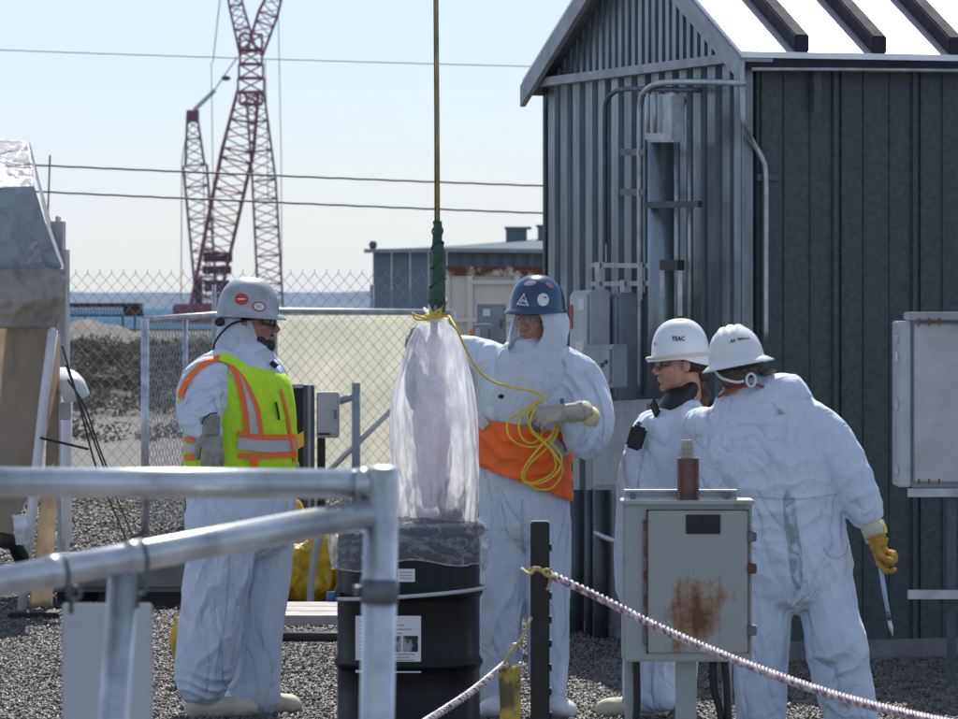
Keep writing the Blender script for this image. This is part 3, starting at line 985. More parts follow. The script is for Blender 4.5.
# ---- black sign post with roped barrier
Y = 15.6
pst = thing("black_post", (P(540, 520, Y).x, Y, 0), "black square perforated post between the drum and the rusty box", "post")
MB().box((P(530.5, 0, Y).x, Y - .03, 0), (P(549.5, 0, Y).x, Y + .03, P(0, 521, Y).z)).build("post_body", black_m, pst, bevel=.004)
for k in range(9):
    q = P(549.8, 548 + k * 24, Y)
    MB().box((q.x - .002, Y - .012, q.z - .01), (q.x + .006, Y + .012, q.z + .012)).build("post_stud", black_m, pst)


def twisted(pts, r, m1, m2=None, turns_per_m=38):
    """three strand rope as one mesh"""
    path = smooth_path(pts, 10)
    ln = [0]
    for i in range(1, len(path)):
        ln.append(ln[-1] + (path[i] - path[i - 1]).length)
    tot = ln[-1]
    N = int(tot * turns_per_m * 8)
    dense = []
    j = 0
    for i in range(N + 1):
        s = tot * i / N
        while j < len(path) - 2 and ln[j + 1] < s:
            j += 1
        k = (s - ln[j]) / max(1e-9, ln[j + 1] - ln[j])
        dense.append((path[j].lerp(path[j + 1], k), s))
    mb = MB()
    for st in range(3):
        pp = []
        for i, (p, s) in enumerate(dense):
            t = (dense[min(i + 1, N)][0] - dense[max(i - 1, 0)][0]).normalized()
            a = t.cross(Vector((0, 0, 1))).normalized()
            b = t.cross(a)
            an = s * turns_per_m * 2 * math.pi / 3 + st * 2 * math.pi / 3
            pp.append(p + (a * math.cos(an) + b * math.sin(an)) * r * .55)
        mb.tube(pp, r * .55, 6)
    return mb


pink_rope = mat("faded_pink_white_rope", (.60, .55, .56), .35, var=1, var_col=(.16, .07, .11), vscale=45, rlo=.4, rhi=.6, detail=2)
tag(twisted([P(549, 574, 15.5), P(600, 598, 15.3), P(660, 628, 15.0), P(740, 662, 14.5), P(830, 694, 13.9), P(915, 716, 13.3), P(1010, 735, 12.6)], .0125, pink_rope).build("barrier_rope", pink_rope, smooth=True),
    "pale pink twisted rope running down right across the rusty box", "rope")
tag(twisted([P(506, 664, 15.55), P(470, 693, 15.2), P(430, 719, 14.9), P(380, 750, 14.5)], .0115, pink_rope).build("barrier_rope", pink_rope, smooth=True),
    "shorter twisted rope hanging low in front of the black drum", "rope")
knot = [P(528, 572, 15.5), P(534, 568, 15.45), P(541, 571, 15.45), P(548, 570, 15.45), P(551, 576, 15.5), P(549, 586, 15.5), P(547, 590, 15.5)]
cord_m = mat("dirty_yellow_cord", (.52, .43, .18), .7, var=.4, vscale=60)
tag(MB().tube(smooth_path(knot), .0055, 8).build("rope_knot", cord_m, smooth=True), "dirty yellow cord looped round the top of the black post", "cord")
tag(MB().tube(smooth_path([P(522, 569, 15.5), P(530, 574, 15.44), P(538, 568, 15.43), P(546, 575, 15.44), P(556, 577, 15.46)]), .005, 8).build("rope_knot", cord_m, smooth=True), "yellow cord end tying the pink rope to the black post", "cord")
tag(MB()
    .tube(smooth_path([P(504, 664, 15.5), P(512, 650, 15.48), P(521, 640, 15.47), P(528, 625, 15.47), P(531, 618, 15.5)]), .005, 8).build("rope_knot", cord_m, smooth=True),
    "short yellow cord slanting down beside the black post to the wire hook", "cord")
hook = [P(515 + 6 * math.cos(t), 650 - 6 * math.sin(t), 15.5) for t in np.linspace(-.4, 3.6, 12)]
tag(MB().tube(hook + [P(510, 668, 15.5)], .0035, 8).ell(P(520, 666, 15.5), .008, .008, .012).build("wire_hook", galv, smooth=True), "bent wire hook beside the black post", "hook")
# yellow hanging tag
v = []
mbt = MB()
cols = [(498, 672), (519, 664)]
rows = 10
vs, fs = [], []
for i in range(rows):
    t = i / (rows - 1)
    for (x, y) in cols:
        vs.append(P(x + 2 * math.sin(t * 5), y + t * 110, 15.5) + Vector((0, .02 * math.sin(t * 6 + x), 0)))
for i in range(rows - 1):
    fs.append((2 * i, 2 * i + 1, 2 * i + 3, 2 * i + 2))
me = bpy.data.meshes.new("t"); me.from_pydata([tuple(x) for x in vs], [], fs)
o = link("warning_tag", me, mat("yellow_tag_plastic", (.55, .43, .07), .5, var=1, var_col=(.13, .12, .06), vscale=9, stretch=(1, 1, .6), rlo=.42, rhi=.5, transl=.2), smooth=True)
so = o.modifiers.new("s", 'SOLIDIFY'); so.thickness = .002
tag(o, "grimy yellow plastic tag hanging beside the black post", "tag")

# ================================================================== FENCES


def chain_link(mb, a, b, z0a, z1a, z0b, z1b, pitch, r, barbs=False):
    """diamond mesh between two ground points, tops z1, bottoms z0"""
    a, b = Vector(a), Vector(b)
    Lh = (b - a).length
    d = (b - a) / Lh
    nrm = Vector((d.y, -d.x, 0))

    def zz(s, u):
        lo = z0a + (z0b - z0a) * s / Lh
        hi = z1a + (z1b - z1a) * s / Lh
        return lo + (hi - lo) * u
    H_ = z1a - z0a
    nrow = max(2, round(H_ / (pitch * .58)))
    k = 0
    npn = int(Lh / (pitch / 2))
    h = pitch / 2
    for k in range(npn):
        pts = []
        for j in range(nrow + 1):
            s_ = min(Lh, (k + (1 if (j + k) % 2 else 0)) * h)
            p = a + d * s_
            pts.append(Vector((p.x, p.y, zz(s_, j / nrow))) + nrm * (.002 if (j + k) % 2 else -.002))
        mb.tube(pts, r, 3, cap=False)
        if barbs and (nrow + k) % 2:
            q = pts[-1]
            mb.tube([q, q + Vector((.004, 0, .035))], r * 1.1, 3)
    return mb


wire_m = mat("chain_link_wire", (.30, .33, .36), .5, .4)
Yb = 44.0
x0, x1 = P(40, 0, Yb).x, P(560, 0, Yb).x
bf = thing("chain_link_fence", (x0, Yb, 0), "tall chain link fence with barbed selvage across the back of the yard", "fence")
mb = MB(); chain_link(mb, (x0, Yb, 0), (x1, Yb, 0), .05, 2.0, .05, 2.0, .105, .0030, True)
tag(mb.build("wire_mesh", wire_m, bf), kind="stuff")
for px in (60, 214, 372, 530):
    q = P(px, 0, Yb + .05)
    MB().cyl((q.x, q.y, 0), (q.x, q.y, 1.9), .02).build("post", galv, bf, smooth=True)
MB().tube([(x0, Yb + .02, .06), (x1, Yb + .02, .06)], .005, 6).build("bottom_wire", galv, bf)

ef = thing("chain_link_fence", P(145, 535, 37.5), "lower chain link enclosure with a bright pipe top rail and corner post", "fence")
A, B, Cc = P(145, 320, 37.4), P(275, 311, 41.0), P(452, 312.5, 41.0)
gA, gB, gC = Vector((A.x, A.y, 0)), Vector((B.x, B.y, 0)), Vector((Cc.x, Cc.y, 0))
MB().tube([A, B, Cc], .026, 12).build("top_rail", galv, ef, smooth=True)
for (g_, t_, r_) in ((gA, A, .030), (gB, B, .022), (gC, Cc, .03)):
    MB().cyl(g_, t_ + Vector((0, 0, .01)), r_, 14).build("post", pipe_m, ef, smooth=True)
q = gA.lerp(gB, .29)
MB().cyl(q, Vector((q.x, q.y, A.lerp(B, .29).z)), .02, 12).build("post", pipe_m, ef, smooth=True)
mb = MB(); chain_link(mb, gA, gB, .06, A.z - .03, .06, B.z - .03, .085, .0026)
tag(mb.build("wire_mesh", wire_m, ef), kind="stuff")
mb = MB(); chain_link(mb, gB + Vector((0, -.06, 0)), gC + Vector((0, -.06, 0)), .06, B.z - .03, .06, Cc.z - .03, .085, .0026)
tag(mb.build("wire_mesh", wire_m, ef), kind="stuff")
# cream tarp hung on the enclosure
vs, fs = [], []
nx, nz_ = 60, 30
for j in range(nz_):
    v = j / (nz_ - 1)
    for i in range(nx):
        u = i / (nx - 1)
        p = gB.lerp(gC, u)
        z = (B.z - .035) * (1 - v) + .25 * v
        dy = .035 * noise.noise(Vector((u * 7, v * 3, 1))) + .03 * math.sin(u * 22 + v * 2) * v
        vs.append((p.x, p.y + .07 + dy * .8, z))
for j in range(nz_ - 1):
    for i in range(nx - 1):
        a = j * nx + i
        fs.append((a, a + 1, a + 1 + nx, a + nx))
me = bpy.data.meshes.new("t"); me.from_pydata(vs, [], fs)
o = link("fence_tarp", me, tarp_cream_m, smooth=True)
so = o.modifiers.new("s", 'SOLIDIFY'); so.thickness = .003
tag(o, "cream tarp hung behind the chain link enclosure", "tarp")
# grey pipe brace standing before the tarp
pb_ = thing("pipe_brace", P(356, 520, 40.5), "grey pipe stand with a bar drawing a diagonal shadow in front of the cream tarp", "pipe stand")
q = P(356, 383, 40.5)
MB().cyl((q.x, q.y, 0), q, .035).build("post", ebox_m, pb_, smooth=True)
MB().cyl(P(333, 403, 40.5), P(356, 396, 40.5), .03).build("arm", ebox_m, pb_, smooth=True)
MB().cyl(P(400, 402, 40.6), P(325, 475, 40.45), .022).build("shadow_bar", lbox_m, pb_, smooth=True)  # bar in place of a diagonal shadow on the tarp

# ================================================================== BACKGROUND STRUCTURES
# far grey-blue building
fb = thing("far_warehouse", P(460, 305, 150), "long blue grey metal warehouse behind the yard with rooftop units", "building")
Yw = 150.0
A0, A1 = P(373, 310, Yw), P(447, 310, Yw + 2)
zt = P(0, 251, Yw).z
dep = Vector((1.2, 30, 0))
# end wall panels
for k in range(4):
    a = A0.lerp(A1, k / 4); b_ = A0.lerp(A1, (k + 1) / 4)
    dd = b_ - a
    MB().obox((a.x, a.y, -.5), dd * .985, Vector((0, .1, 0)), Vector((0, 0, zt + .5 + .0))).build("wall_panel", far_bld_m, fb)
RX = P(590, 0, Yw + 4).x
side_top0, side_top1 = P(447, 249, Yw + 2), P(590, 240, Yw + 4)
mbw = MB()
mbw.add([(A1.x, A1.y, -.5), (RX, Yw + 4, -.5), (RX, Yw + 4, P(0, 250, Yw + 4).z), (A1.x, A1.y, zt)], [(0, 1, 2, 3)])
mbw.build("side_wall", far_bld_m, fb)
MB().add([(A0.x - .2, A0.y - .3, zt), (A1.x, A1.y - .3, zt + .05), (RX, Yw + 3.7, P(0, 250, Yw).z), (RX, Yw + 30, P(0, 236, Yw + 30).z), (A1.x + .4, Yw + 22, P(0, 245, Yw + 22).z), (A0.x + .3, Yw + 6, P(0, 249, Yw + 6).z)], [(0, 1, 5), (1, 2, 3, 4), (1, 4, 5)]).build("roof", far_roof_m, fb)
MB().bar((A0.x - .2, A0.y - .35, zt), (A1.x, A1.y - .35, zt + .05), .2, .12).bar((A1.x, A1.y - .35, zt + .05), (RX, Yw + 3.6, P(0, 250, Yw).z), .2, .12).build("gutter", trim_m, fb)
for k in range(7):
    a = P(452 + k * 13, 0, Yw + 2)
    MB().box((a.x, Yw + 1.7 + k * .2, zt - .6 - .0), (a.x + .02, Yw + 1.9 + k * .2, zt)).build("wall_seam", dconduit_m, fb)
for (px0, px1, y0, y1, lab) in [(506, 527, 229, 243, "hvac"), (538, 552, 227, 241, "hvac")]:
    a, b_ = P(px0, y1, Yw + 20), P(px1, y0, Yw + 20)
    m_ = MB().box((a.x, Yw + 20, a.z), (b_.x, Yw + 21, b_.z))
    m_.box((a.x - .05, Yw + 19.9, b_.z), (b_.x + .15, Yw + 21.1, b_.z + .08))
    m_.build("rooftop_unit", far_roof_m, fb)
MB().box((P(522, 0, Yw).x, Yw + 3.2, 0), (P(560, 0, Yw).x, Yw + 3.4, P(0, 256, Yw).z)).build("lean_to", far_roof_m, fb)
MB().cyl(P(373, 251, Yw), P(373, 245, Yw), .05).ell(P(373, 245, Yw), .12, .12, .14).build("corner_lamp", dconduit_m, fb)

# rusty white container
Yc = 43.2
ct = thing("shipping_container", P(500, 500, Yc + 1), "white rust streaked container behind the blue helmeted worker", "container")
a = P(444, 500, Yc)
x0, x1 = P(444, 0, Yc).x, P(566, 0, Yc).x
zt = P(0, 270, Yc).z
MB().box((x0, Yc, .1), (x1, Yc + 2.4, zt)).build("container_body", container_m, ct, bevel=.01)
MB().box((x0 - .02, Yc - .03, zt - .05), (x1, Yc, zt + .03)).build("top_rail", mat("rust_and_white", (.5, .45, .38), .7, var=1, var_col=(.10, .04, .025), vscale=5, rlo=.48, rhi=.56), ct)
for px in (444, 467, 514, 540):
    q = P(px, 0, Yc)
    MB().box((q.x, Yc - .04, .1), (q.x + .05, Yc - .004, zt - .05)).build("rib", container_m, ct)
MB().box((P(469, 0, Yc).x, Yc - .045, P(0, 284, Yc).z), (P(538, 0, Yc).x, Yc - .006, P(0, 280, Yc).z)).build("door_rail", container_m, ct)
MB().box((x0, Yc - .05, P(0, 322, Yc).z), (x1, Yc - .006, P(0, 318, Yc).z)).build("door_rail", container_m, ct)
MB().tube([P(470, 333, Yc - .1), P(476, 333, Yc - .1)], .03, 10).build("orange_lamp", orange_m, ct)
# grey panels behind
Yp = 31.0


def free_box(name, x0, y0, x1, y1, Y, depth, m, label, cat, door=True, leg=True, extra=()):
    t = thing(name, ((P(x0, 0, Y).x + P(x1, 0, Y).x) / 2, Y, 0), label, cat)
    a, b_ = P(x0, y1, Y), P(x1, y0, Y)
    MB().box((a.x, Y, a.z), (b_.x, Y + depth, b_.z)).build("cabinet_body", m, t, bevel=.006)
    if door:
        w_ = b_.x - a.x
        MB().box((a.x + w_ * .06, Y - .012, a.z + .02), (b_.x - w_ * .06, Y - .002, b_.z - .02)).build("cabinet_door", m, t, bevel=.003)
        MB().box((b_.x - w_ * .2, Y - .03, (a.z + b_.z) / 2 - .02), (b_.x - w_ * .12, Y - .012, (a.z + b_.z) / 2 + .03)).build("latch", clamp_m, t)
    for (ex0, ey0, ex1, ey1, mm, nm) in extra:
        c, d = P(ex0, ey1, Y - .018), P(ex1, ey0, Y - .018)
        MB().box((c.x, Y - .024, c.z), (d.x, Y - .012, d.z)).build(nm, mm, t)
    if leg:
        cx = (a.x + b_.x) / 2
        MB().box((cx - .03, Y + .03, 0), (cx + .03, Y + .09, a.z)).build("leg", dconduit_m, t)
    return t


free_box("electrical_cabinet", 477, 304, 506, 345, Yp, .25, ebox_m, "tall grey enclosure between the bag and the blue helmeted worker", "electrical box", extra=[(483, 309, 490, 316, white_m, "label_plate")])
free_box("electrical_cabinet", 473, 324, 492, 345, Yp - .3, .2, ebox_m, "small grey enclosure in front of a taller one beside the hanging bag", "electrical box", extra=[(475, 328, 480, 337, lbox_m, "label_plate")])
# post and box near worker with vest
Yq = 30.0
q = thing("equipment_post", P(302, 520, Yq).xyz * 1, "dark grey steel channel post behind the vest wearing worker", "post")
q.location.z = 0
MB().box((P(285, 0, Yq).x, Yq, 0), (P(303, 0, Yq).x, Yq + .12, P(0, 385, Yq).z)).build("channel", black_m, q)
MB().box((P(303, 0, Yq).x, Yq - .02, 0), (P(314, 0, Yq).x, Yq + .12, P(0, 385, Yq).z)).build("flange", dconduit_m, q, bevel=.004)
MB().box((P(308, 0, Yq).x, Yq - .03, 0), (P(311, 0, Yq).x, Yq - .021, P(0, 386, Yq).z)).build("flange_lip", ebox_m, q)
MB().box((P(293, 0, Yq).x, Yq - .03, P(0, 388, Yq).z), (P(303, 0, Yq).x, Yq + .0, P(0, 384, Yq).z)).build("top_plate", galv, q)
free_box("junction_box", 316.5, 392, 339, 438, Yq, .15, lbox_m, "pale grey junction box on the dark post", "junction box", door=True, leg=False, extra=[(318, 433, 330, 435, black_m, "hasp")])
MB().box((P(317, 0, Yq).x, Yq + .02, 0), (P(325, 0, Yq).x, Yq + .1, P(0, 438, Yq).z)).build("lower_conduit", black_m, q)

# timber conveyor trestle
Yt = 250.0
tr = thing("timber_trestle", P(105, 330, Yt), "dark flat roofed trestle on thin legs above the far dirt heaps", "trestle")
zz = lambda py: P(0, py, Yt).z
for (x0, x1, y0, y1, nm, mm) in [(55, 141, 303, 307.5, "deck", timber_m), (55, 143, 308.5, 315.5, "truss", timber_m)]:
    if nm == "truss":
        mb = MB()
        k = 0
        for px in np.arange(x0, x1, 3.2):
            mb.bar(P(px, 308, Yt), P(px + 2.4, 316, Yt), .05, .05)
        mb.bar(P(x0, 315.5, Yt), P(x1, 315.5, Yt), .07, .09)
        mb.build("truss", mm, tr)
    else:
        MB().box((P(x0, 0, Yt).x, Yt - 1, zz(y1)), (P(x1, 0, Yt).x, Yt + 1.5, zz(y0))).build(nm, mm, tr)
for px in (122, 134, 84, 62):
    MB().box((P(px, 0, Yt).x, Yt, -.2), (P(px + 1.6, 0, Yt).x, Yt + .1, zz(315))).build("leg", timber_m, tr)
MB().box((P(124, 0, Yt).x, Yt - .4, zz(315)), (P(143, 0, Yt).x, Yt, zz(307.5))).build("end_box", rust_m, tr)

# ---- cranes


def lattice(mb, p, q, w0, w1, bays, r=.055, side=Vector((1, 0, 0))):
    p, q = Vector(p), Vector(q)
    d = (q - p).normalized()
    sx = (side - d * side.dot(d)).normalized()
    sy = d.cross(sx)
    rings = []
    for i in range(bays + 1):
        t = i / bays
        c = p.lerp(q, t)
        w = w0 + (w1 - w0) * t
        rings.append([c + sx * a * w / 2 + sy * b * w / 2 for a, b in ((-1, -1), (1, -1), (1, 1), (-1, 1))])
    for i in range(bays):
        for k in range(4):
            mb.tube([rings[i][k], rings[i + 1][k]], r, 4, cap=False)
            k2 = (k + 1) % 4
            mb.tube([rings[i][k], rings[i + 1][k2]] if (i + k) % 2 else [rings[i][k2], rings[i + 1][k]], r * .6, 3, cap=False)
        if i % 3 == 0:
            for k in range(4):
                mb.tube([rings[i][k], rings[i][(k + 1) % 4]], r * .9, 3, cap=False)
    return mb


Yk = 450.0
cr = thing("lattice_crane", P(235, 318, Yk), "tall red lattice crane with crossed booms behind the fence", "crane")


def boom(name, pts, ws, bays, m, r=.075, Y=Yk, par=None):
    mb = MB()
    for i in range(len(pts) - 1):
        lattice(mb, P(*pts[i], Y), P(*pts[i + 1], Y), ws[i], ws[i + 1], int(bays[i] * 1.2), r)
    return mb.build(name, m, par or cr)


boom("boom", [(203, 312), (238, 150), (248, 92)], [2.4, 2.8, 1.9], [14, 5], crane_m, .11)
boom("mast", [(271, 312), (264, 180), (255, 92)], [2.2, 2.1, 1.6], [12, 8], crane_g, .095)
boom("jib", [(248, 52), (236, 5), (226, -60)], [1.5, 1.2, 1.2], [5, 6], crane_m, .1)
boom("luffing_strut", [(255, 52), (268, 14), (280, -18)], [1.5, 1.7, .9], [4, 4], crane_m, .1)
mb = MB()
for (x0, y0, x1, y1) in [(240, 34, 262, 50), (240, 50, 262, 64), (239, 64, 263, 78), (238, 78, 264, 92), (240, 92, 262, 104)]:
    a, b_ = P(x0, y1, Yk), P(x1, y0, Yk)
    mb.bar(a, (a.x, a.y, b_.z), .2, .2, up=(0, 1, 0)).bar((b_.x, a.y, a.z), b_, .2, .2, up=(0, 1, 0)).bar(a, (b_.x, a.y, a.z), .3, .3).bar((a.x, a.y, b_.z), b_, .16, .16).bar(a, b_, .14, .14).bar((a.x, a.y + .8, b_.z), (b_.x, a.y + .8, a.z), .14, .14)
mb.build("boom_head", crane_m, cr)
mb = MB()
for (px, y0, y1) in [(213, 62, 300), (281, 8, 290), (267, 60, 200)]:
    mb.tube([P(px + (y0 - 150) * .02, y0, Yk), P(px, (y0 + y1) / 2, Yk), P(px + 1, y1, Yk)], .045, 4)
mb.tube([P(222, -20, Yk), P(213, 62, Yk)], .045, 4)
mb.build("hoist_cable", cable_m, cr)
mb = MB()
for (x0, y0, x1, y1) in [(204, 252, 232, 262), (203, 266, 231, 274), (205, 280, 229, 292), (196, 276, 202, 314)]:
    a, b_ = P(x0, y1, Yk), P(x1, y0, Yk)
    mb.box((a.x, Yk - 1, a.z), (b_.x, Yk + 1, b_.z))
mb.build("counterweight", mat("crane_dark_steel", (.09, .045, .05), .7), cr)
a, b_ = P(190, 318, Yk), P(240, 303, Yk)
MB().box((a.x, Yk - 2, -.3), (b_.x, Yk + 2, b_.z)).build("crane_body", crane_m, cr, bevel=.15)

Yk2 = 470.0
cr2 = thing("lattice_crane", P(205, 318, Yk2), "shorter lattice crane left of the tall one with a tilted white jib", "crane")
mb = MB()
lattice(mb, P(208, 314, Yk2), P(195, 165, Yk2), 2.0, 2.2, 14, .1)
lattice(mb, P(195, 165, Yk2), P(192, 112, Yk2), 1.8, .9, 6, .1)
mb.build("boom", crane_g, cr2)
MB().box((P(187, 0, Yk2).x, Yk2 - .4, P(0, 122, Yk2).z), (P(199, 0, Yk2).x, Yk2 + .4, P(0, 110, Yk2).z)).build("boom_head", crane_m, cr2)
MB().tube([P(194, 110, Yk2), P(215, 90, Yk2)], .22, 8).tube([P(213, 92, Yk2), P(238, 56, Yk2)], .07, 6).build("tilted_jib", mat("pale_crane_paint", (.55, .55, .57), .5), cr2)
MB().ell(P(226, 78, Yk2), .45, .2, .25).build("pulley_block", cable_m, cr2)
mb = MB()
mb.tube([P(189, 118, Yk2), P(182, 160, Yk2), P(181, 300, Yk2)], .045, 4).tube([P(198, 118, Yk2), P(203, 150, Yk2), P(206, 300, Yk2)], .05, 4)
mb.build("hoist_cable", cable_m, cr2)
a, b_ = P(174, 314, Yk2), P(195, 304, Yk2)
MB().box((a.x, Yk2 - 2, -.3), (b_.x, Yk2 + 2, b_.z)).build("crane_body", crane_m, cr2, bevel=.15)

# ---- power lines
for (pa, pb2, Y, rad, lab) in [((-150, 158), (900, 199), 62, .013, "middle overhead cable, upper of the two dark lines"),
                               ((-150, 184), (900, 227), 62, .013, "lowest overhead cable, lower of the two dark lines"),
                               ((-150, 46), (900, 76), 95, .011, "highest overhead cable, thin and pale near the top")]:
    pts = []
    for k in range(121):
        t = k / 120
        sag = 4 * t * (1 - t) * 3
        pts.append(P(pa[0] + (pb2[0] - pa[0]) * t, pa[1] + (pb2[1] - pa[1]) * t + sag - 2, Y) + Vector((0, 0, .0025 * math.sin(k * 1.7))))
    mm = cable_m if Y < 80 else mat("pale_far_wire", (.28, .29, .31), .6)  # far cable gets a paler base colour
    mb = MB().tube(pts, rad, 6)
    tag(mb.build("power_line", mm, smooth=True), lab, "power line", "overhead power lines")
tag(MB().tube([P(50, 155, 60), P(47, 240, 60), P(47, 400, 60)], .012, 6).build("whip_antenna", cable_m), "thin whip antenna rising behind the tent edge", "antenna")

# ================================================================== TENT AT THE LEFT
Yn = 27.5
tent = thing("work_tent", P(30, 612, Yn), "grey and tan tarp tent with a pale pipe frame at the left edge", "tent")


def sheet(name, outline_rows, m, parent, amp=.03, freq=6, nu=30, nv=30, seed=0, thick=.003, foldv=None):
    """outline_rows: list of rows, each row a list of (px,py,Y) across; bilinear patches, then crumpled"""
    rows = [np.array([tuple(P(*q)) for q in row]) for row in outline_rows]

    def samp(arr, t):
        k = t * (len(arr) - 1)
        i = min(int(k), len(arr) - 2)
        return arr[i] + (arr[i + 1] - arr[i]) * (k - i)
    vs, fs = [], []
    for j in range(nv + 1):
        v = j / nv
        k = v * (len(rows) - 1)
        i0 = min(int(k), len(rows) - 2)
        for i in range(nu + 1):
            u = i / nu
            a, b = samp(rows[i0], u), samp(rows[i0 + 1], u)
            p = Vector(a + (b - a) * (k - i0))
            nn = noise.noise(p * freq + Vector((seed, 0, 0)))
            n2 = noise.noise(p * freq * 2.7 + Vector((seed + 5, 3, 0)))
            dd = amp * (nn + .5 * (1 - 2 * abs(n2)))
            if foldv:
                dd += foldv(u, v)
            p += Vector((.15 * dd, -dd, .1 * dd))
            vs.append(tuple(p))
    for j in range(nv):
        for i in range(nu):
            a = j * (nu + 1) + i
            fs.append((a, a + 1, a + nu + 2, a + nu + 1))
    me = bpy.data.meshes.new(name)
    me.from_pydata(vs, [], fs)
    o = link(name, me, m, parent, smooth=True)
    if thick:
        s_ = o.modifiers.new("s", 'SOLIDIFY')
        s_.thickness = thick
    return o


# front gable sheet of the roof (grey), hip sheet above (pale)
sheet("roof_front_sheet", [[(-60, 188, Yn), (-20, 188, Yn), (34, 187, Yn)], [(-60, 240, Yn), (0, 238, Yn), (47, 230, Yn)], [(-60, 285, Yn), (0, 278, Yn), (61, 268, Yn)]], tarp_grey_m, tent, .06, 2.2, 60, 60, 1)
MB().add([P(-6, 190, Yn + .0), P(2, 190, Yn + .0), P(27, 143, Yn + .82), P(24, 142, Yn + .84)], [(0, 1, 2, 3)]).build("roof_fold_shade", tarp_grey_m, tent)  # flat grey strip painting the dark of a fold
sheet("roof_top_sheet", [[(-60, 139, Yn + 1.4), (-10, 139, Yn + 1.2), (28, 141, Yn + .9)], [(-60, 165, Yn + .6), (-15, 163, Yn + .55), (32, 162, Yn + .4)], [(-60, 189, Yn + .02), (-20, 189, Yn + .02), (34, 188, Yn + .02)]], tarp_white_m, tent, .03, 5, 40, 30, 2)
sheet("roof_side_sheet", [[(28, 141, Yn + .9), (30, 143, Yn + 1.8), (30, 150, Yn + 3.4)], [(47, 230, Yn), (50, 228, Yn + 1.8), (51, 222, Yn + 3.4)], [(62, 272, Yn), (64, 268, Yn + 1.8), (64, 262, Yn + 3.4)]], tarp_white_m, tent, .02, 5, 20, 30, 3)
sheet("torn_lit_flap", [[(33, 240, Yn - .12), (36, 238, Yn - .12)], [(27, 252, Yn - .13), (39, 250, Yn - .13)], [(20, 266, Yn - .12), (42, 263, Yn - .12)]], tarp_white_m, tent, .05, 9, 10, 14, 12)  # torn patch; sunlight on it put into the white sheet
sheet("valance", [[(-60, 270, Yn - .05), (0, 269, Yn - .07), (63, 268, Yn - .06)], [(-60, 306, Yn - .07), (0, 303, Yn - .10), (65, 300, Yn - .08)], [(-60, 330, Yn - .03), (0, 329, Yn - .03), (56, 327, Yn - .02)]], mat("taupe_tarp", (.46, .43, .39), .5, var=.15, vscale=3, bump=.01, bscale=8, transl=.25), tent, .06, 6, 40, 20, 4)
sheet("wall_sheet", [[(-60, 325, Yn + .05), (0, 325, Yn + .05), (50, 325, Yn + .05)], [(-60, 400, Yn + .05), (-5, 400, Yn + .05), (44, 400, Yn + .05)], [(-60, 470, Yn), (-10, 470, Yn), (38, 470, Yn)], [(-60, 545, Yn), (-20, 545, Yn), (8, 545, Yn)]], tarp_tan_m, tent, .05, 3, 40, 50, 5)
sheet("wall_sheet", [[(50, 335, Yn + .3), (60, 335, Yn + .35)], [(45, 470, Yn + .3), (58, 470, Yn + .35)], [(28, 608, Yn + .2), (52, 606, Yn + .3)]], tarp_tan_m, tent, .03, 5, 12, 40, 6)
MB().tube([P(53, 330, Yn - .02), P(44, 400, Yn - .02), P(33, 500, Yn - .02), P(22, 611, Yn - .02)], .028, 14).build("frame_pipe", white_plastic, tent, smooth=True)
MB().tube([P(42, 324, Yn + .1), P(44, 400, Yn + .1)], .012, 8).build("frame_pipe", wood_m, tent)
MB().tube([P(67, 392, Yn + 1.5), P(66, 470, Yn + 1.5), P(67, 540, Yn + 1.5)], .032, 14).build("frame_pipe", white_plastic, tent, smooth=True)
MB().box((P(10, 0, Yn - .1).x, Yn - .25, 0), (P(62, 0, Yn - .1).x, Yn + .05, P(0, 610, Yn).z)).build("sill_timber", timber_m, tent, bevel=.01)
MB().add([P(30, 142, Yn + .95), P(-40, 139, Yn + 1.2), P(-40, 189, Yn + .1), P(3, 189, Yn + .0)], [(0, 1, 2, 3)])
# pale sheet column behind the tent
MB().box((P(50, 0, Yn + 2).x, Yn + 2, P(0, 330, Yn + 2).z), (P(62, 0, Yn + 2).x, Yn + 2.3, P(0, 216, Yn + 2).z)).build("rear_panel", tarp_white_m, tent, bevel=.03)
MB().box((P(56, 0, Yn + 1.9).x, Yn + 1.95, 0), (P(66, 0, Yn + 2).x, Yn + 2.3, P(0, 245, Yn + 2).z)).build("rear_panel", tarp_white_m, tent, bevel=.03)

o = MB().tube(smooth_path([P(60, 376, 28.2), P(66, 380, 28.0), P(73, 388, 27.8), P(77, 398, 27.8)]), [.05, .05, .055, .06, .06, .065, .065, .07, .07, .075, .075, .075, .075, .075, .075, .075, .075, .075, .075][:19], 16).build("exhaust_elbow", white_plastic, smooth=True)
tag(o, "white curved duct end poking out past the tent pipe", "duct")
o = MB().box((P(60, 0, 28.1).x, 28.1, P(0, 420, 28.1).z), (P(70.5, 0, 28.1).x, 28.2, P(0, 402, 28.1).z)).build("small_box", lbox_m, bevel=.006)
tag(o, "small pale box on the pipe beside the tent", "junction box")
o = sheet("plastic_scrap", [[(12, 515, Yn - .3), (27, 515, Yn - .3)], [(16, 545, Yn - .3), (30, 545, Yn - .3)]], white_plastic, None, .05, 9, 10, 10, 9)
tag(o, "pale crumpled plastic at the foot of the tent wall", "plastic sheet")
o = MB().ell(P(62, 537, 32), .05, .06, .045).ell(P(68, 539, 32), .03, .04, .03).build("white_bucket_lid", white_plastic, smooth=True)
tag(o, "small bright white scrap on the gravel behind the tent", "scrap")
o = MB().tube([P(0, 540, Yn - .2), P(14, 543, Yn - .15), P(22, 560, Yn - .1)], .045, 10).build("dark_bundle", black_m, smooth=True)
tag(o, "dark bundle at the lower edge of the tan tent wall", "bundle")
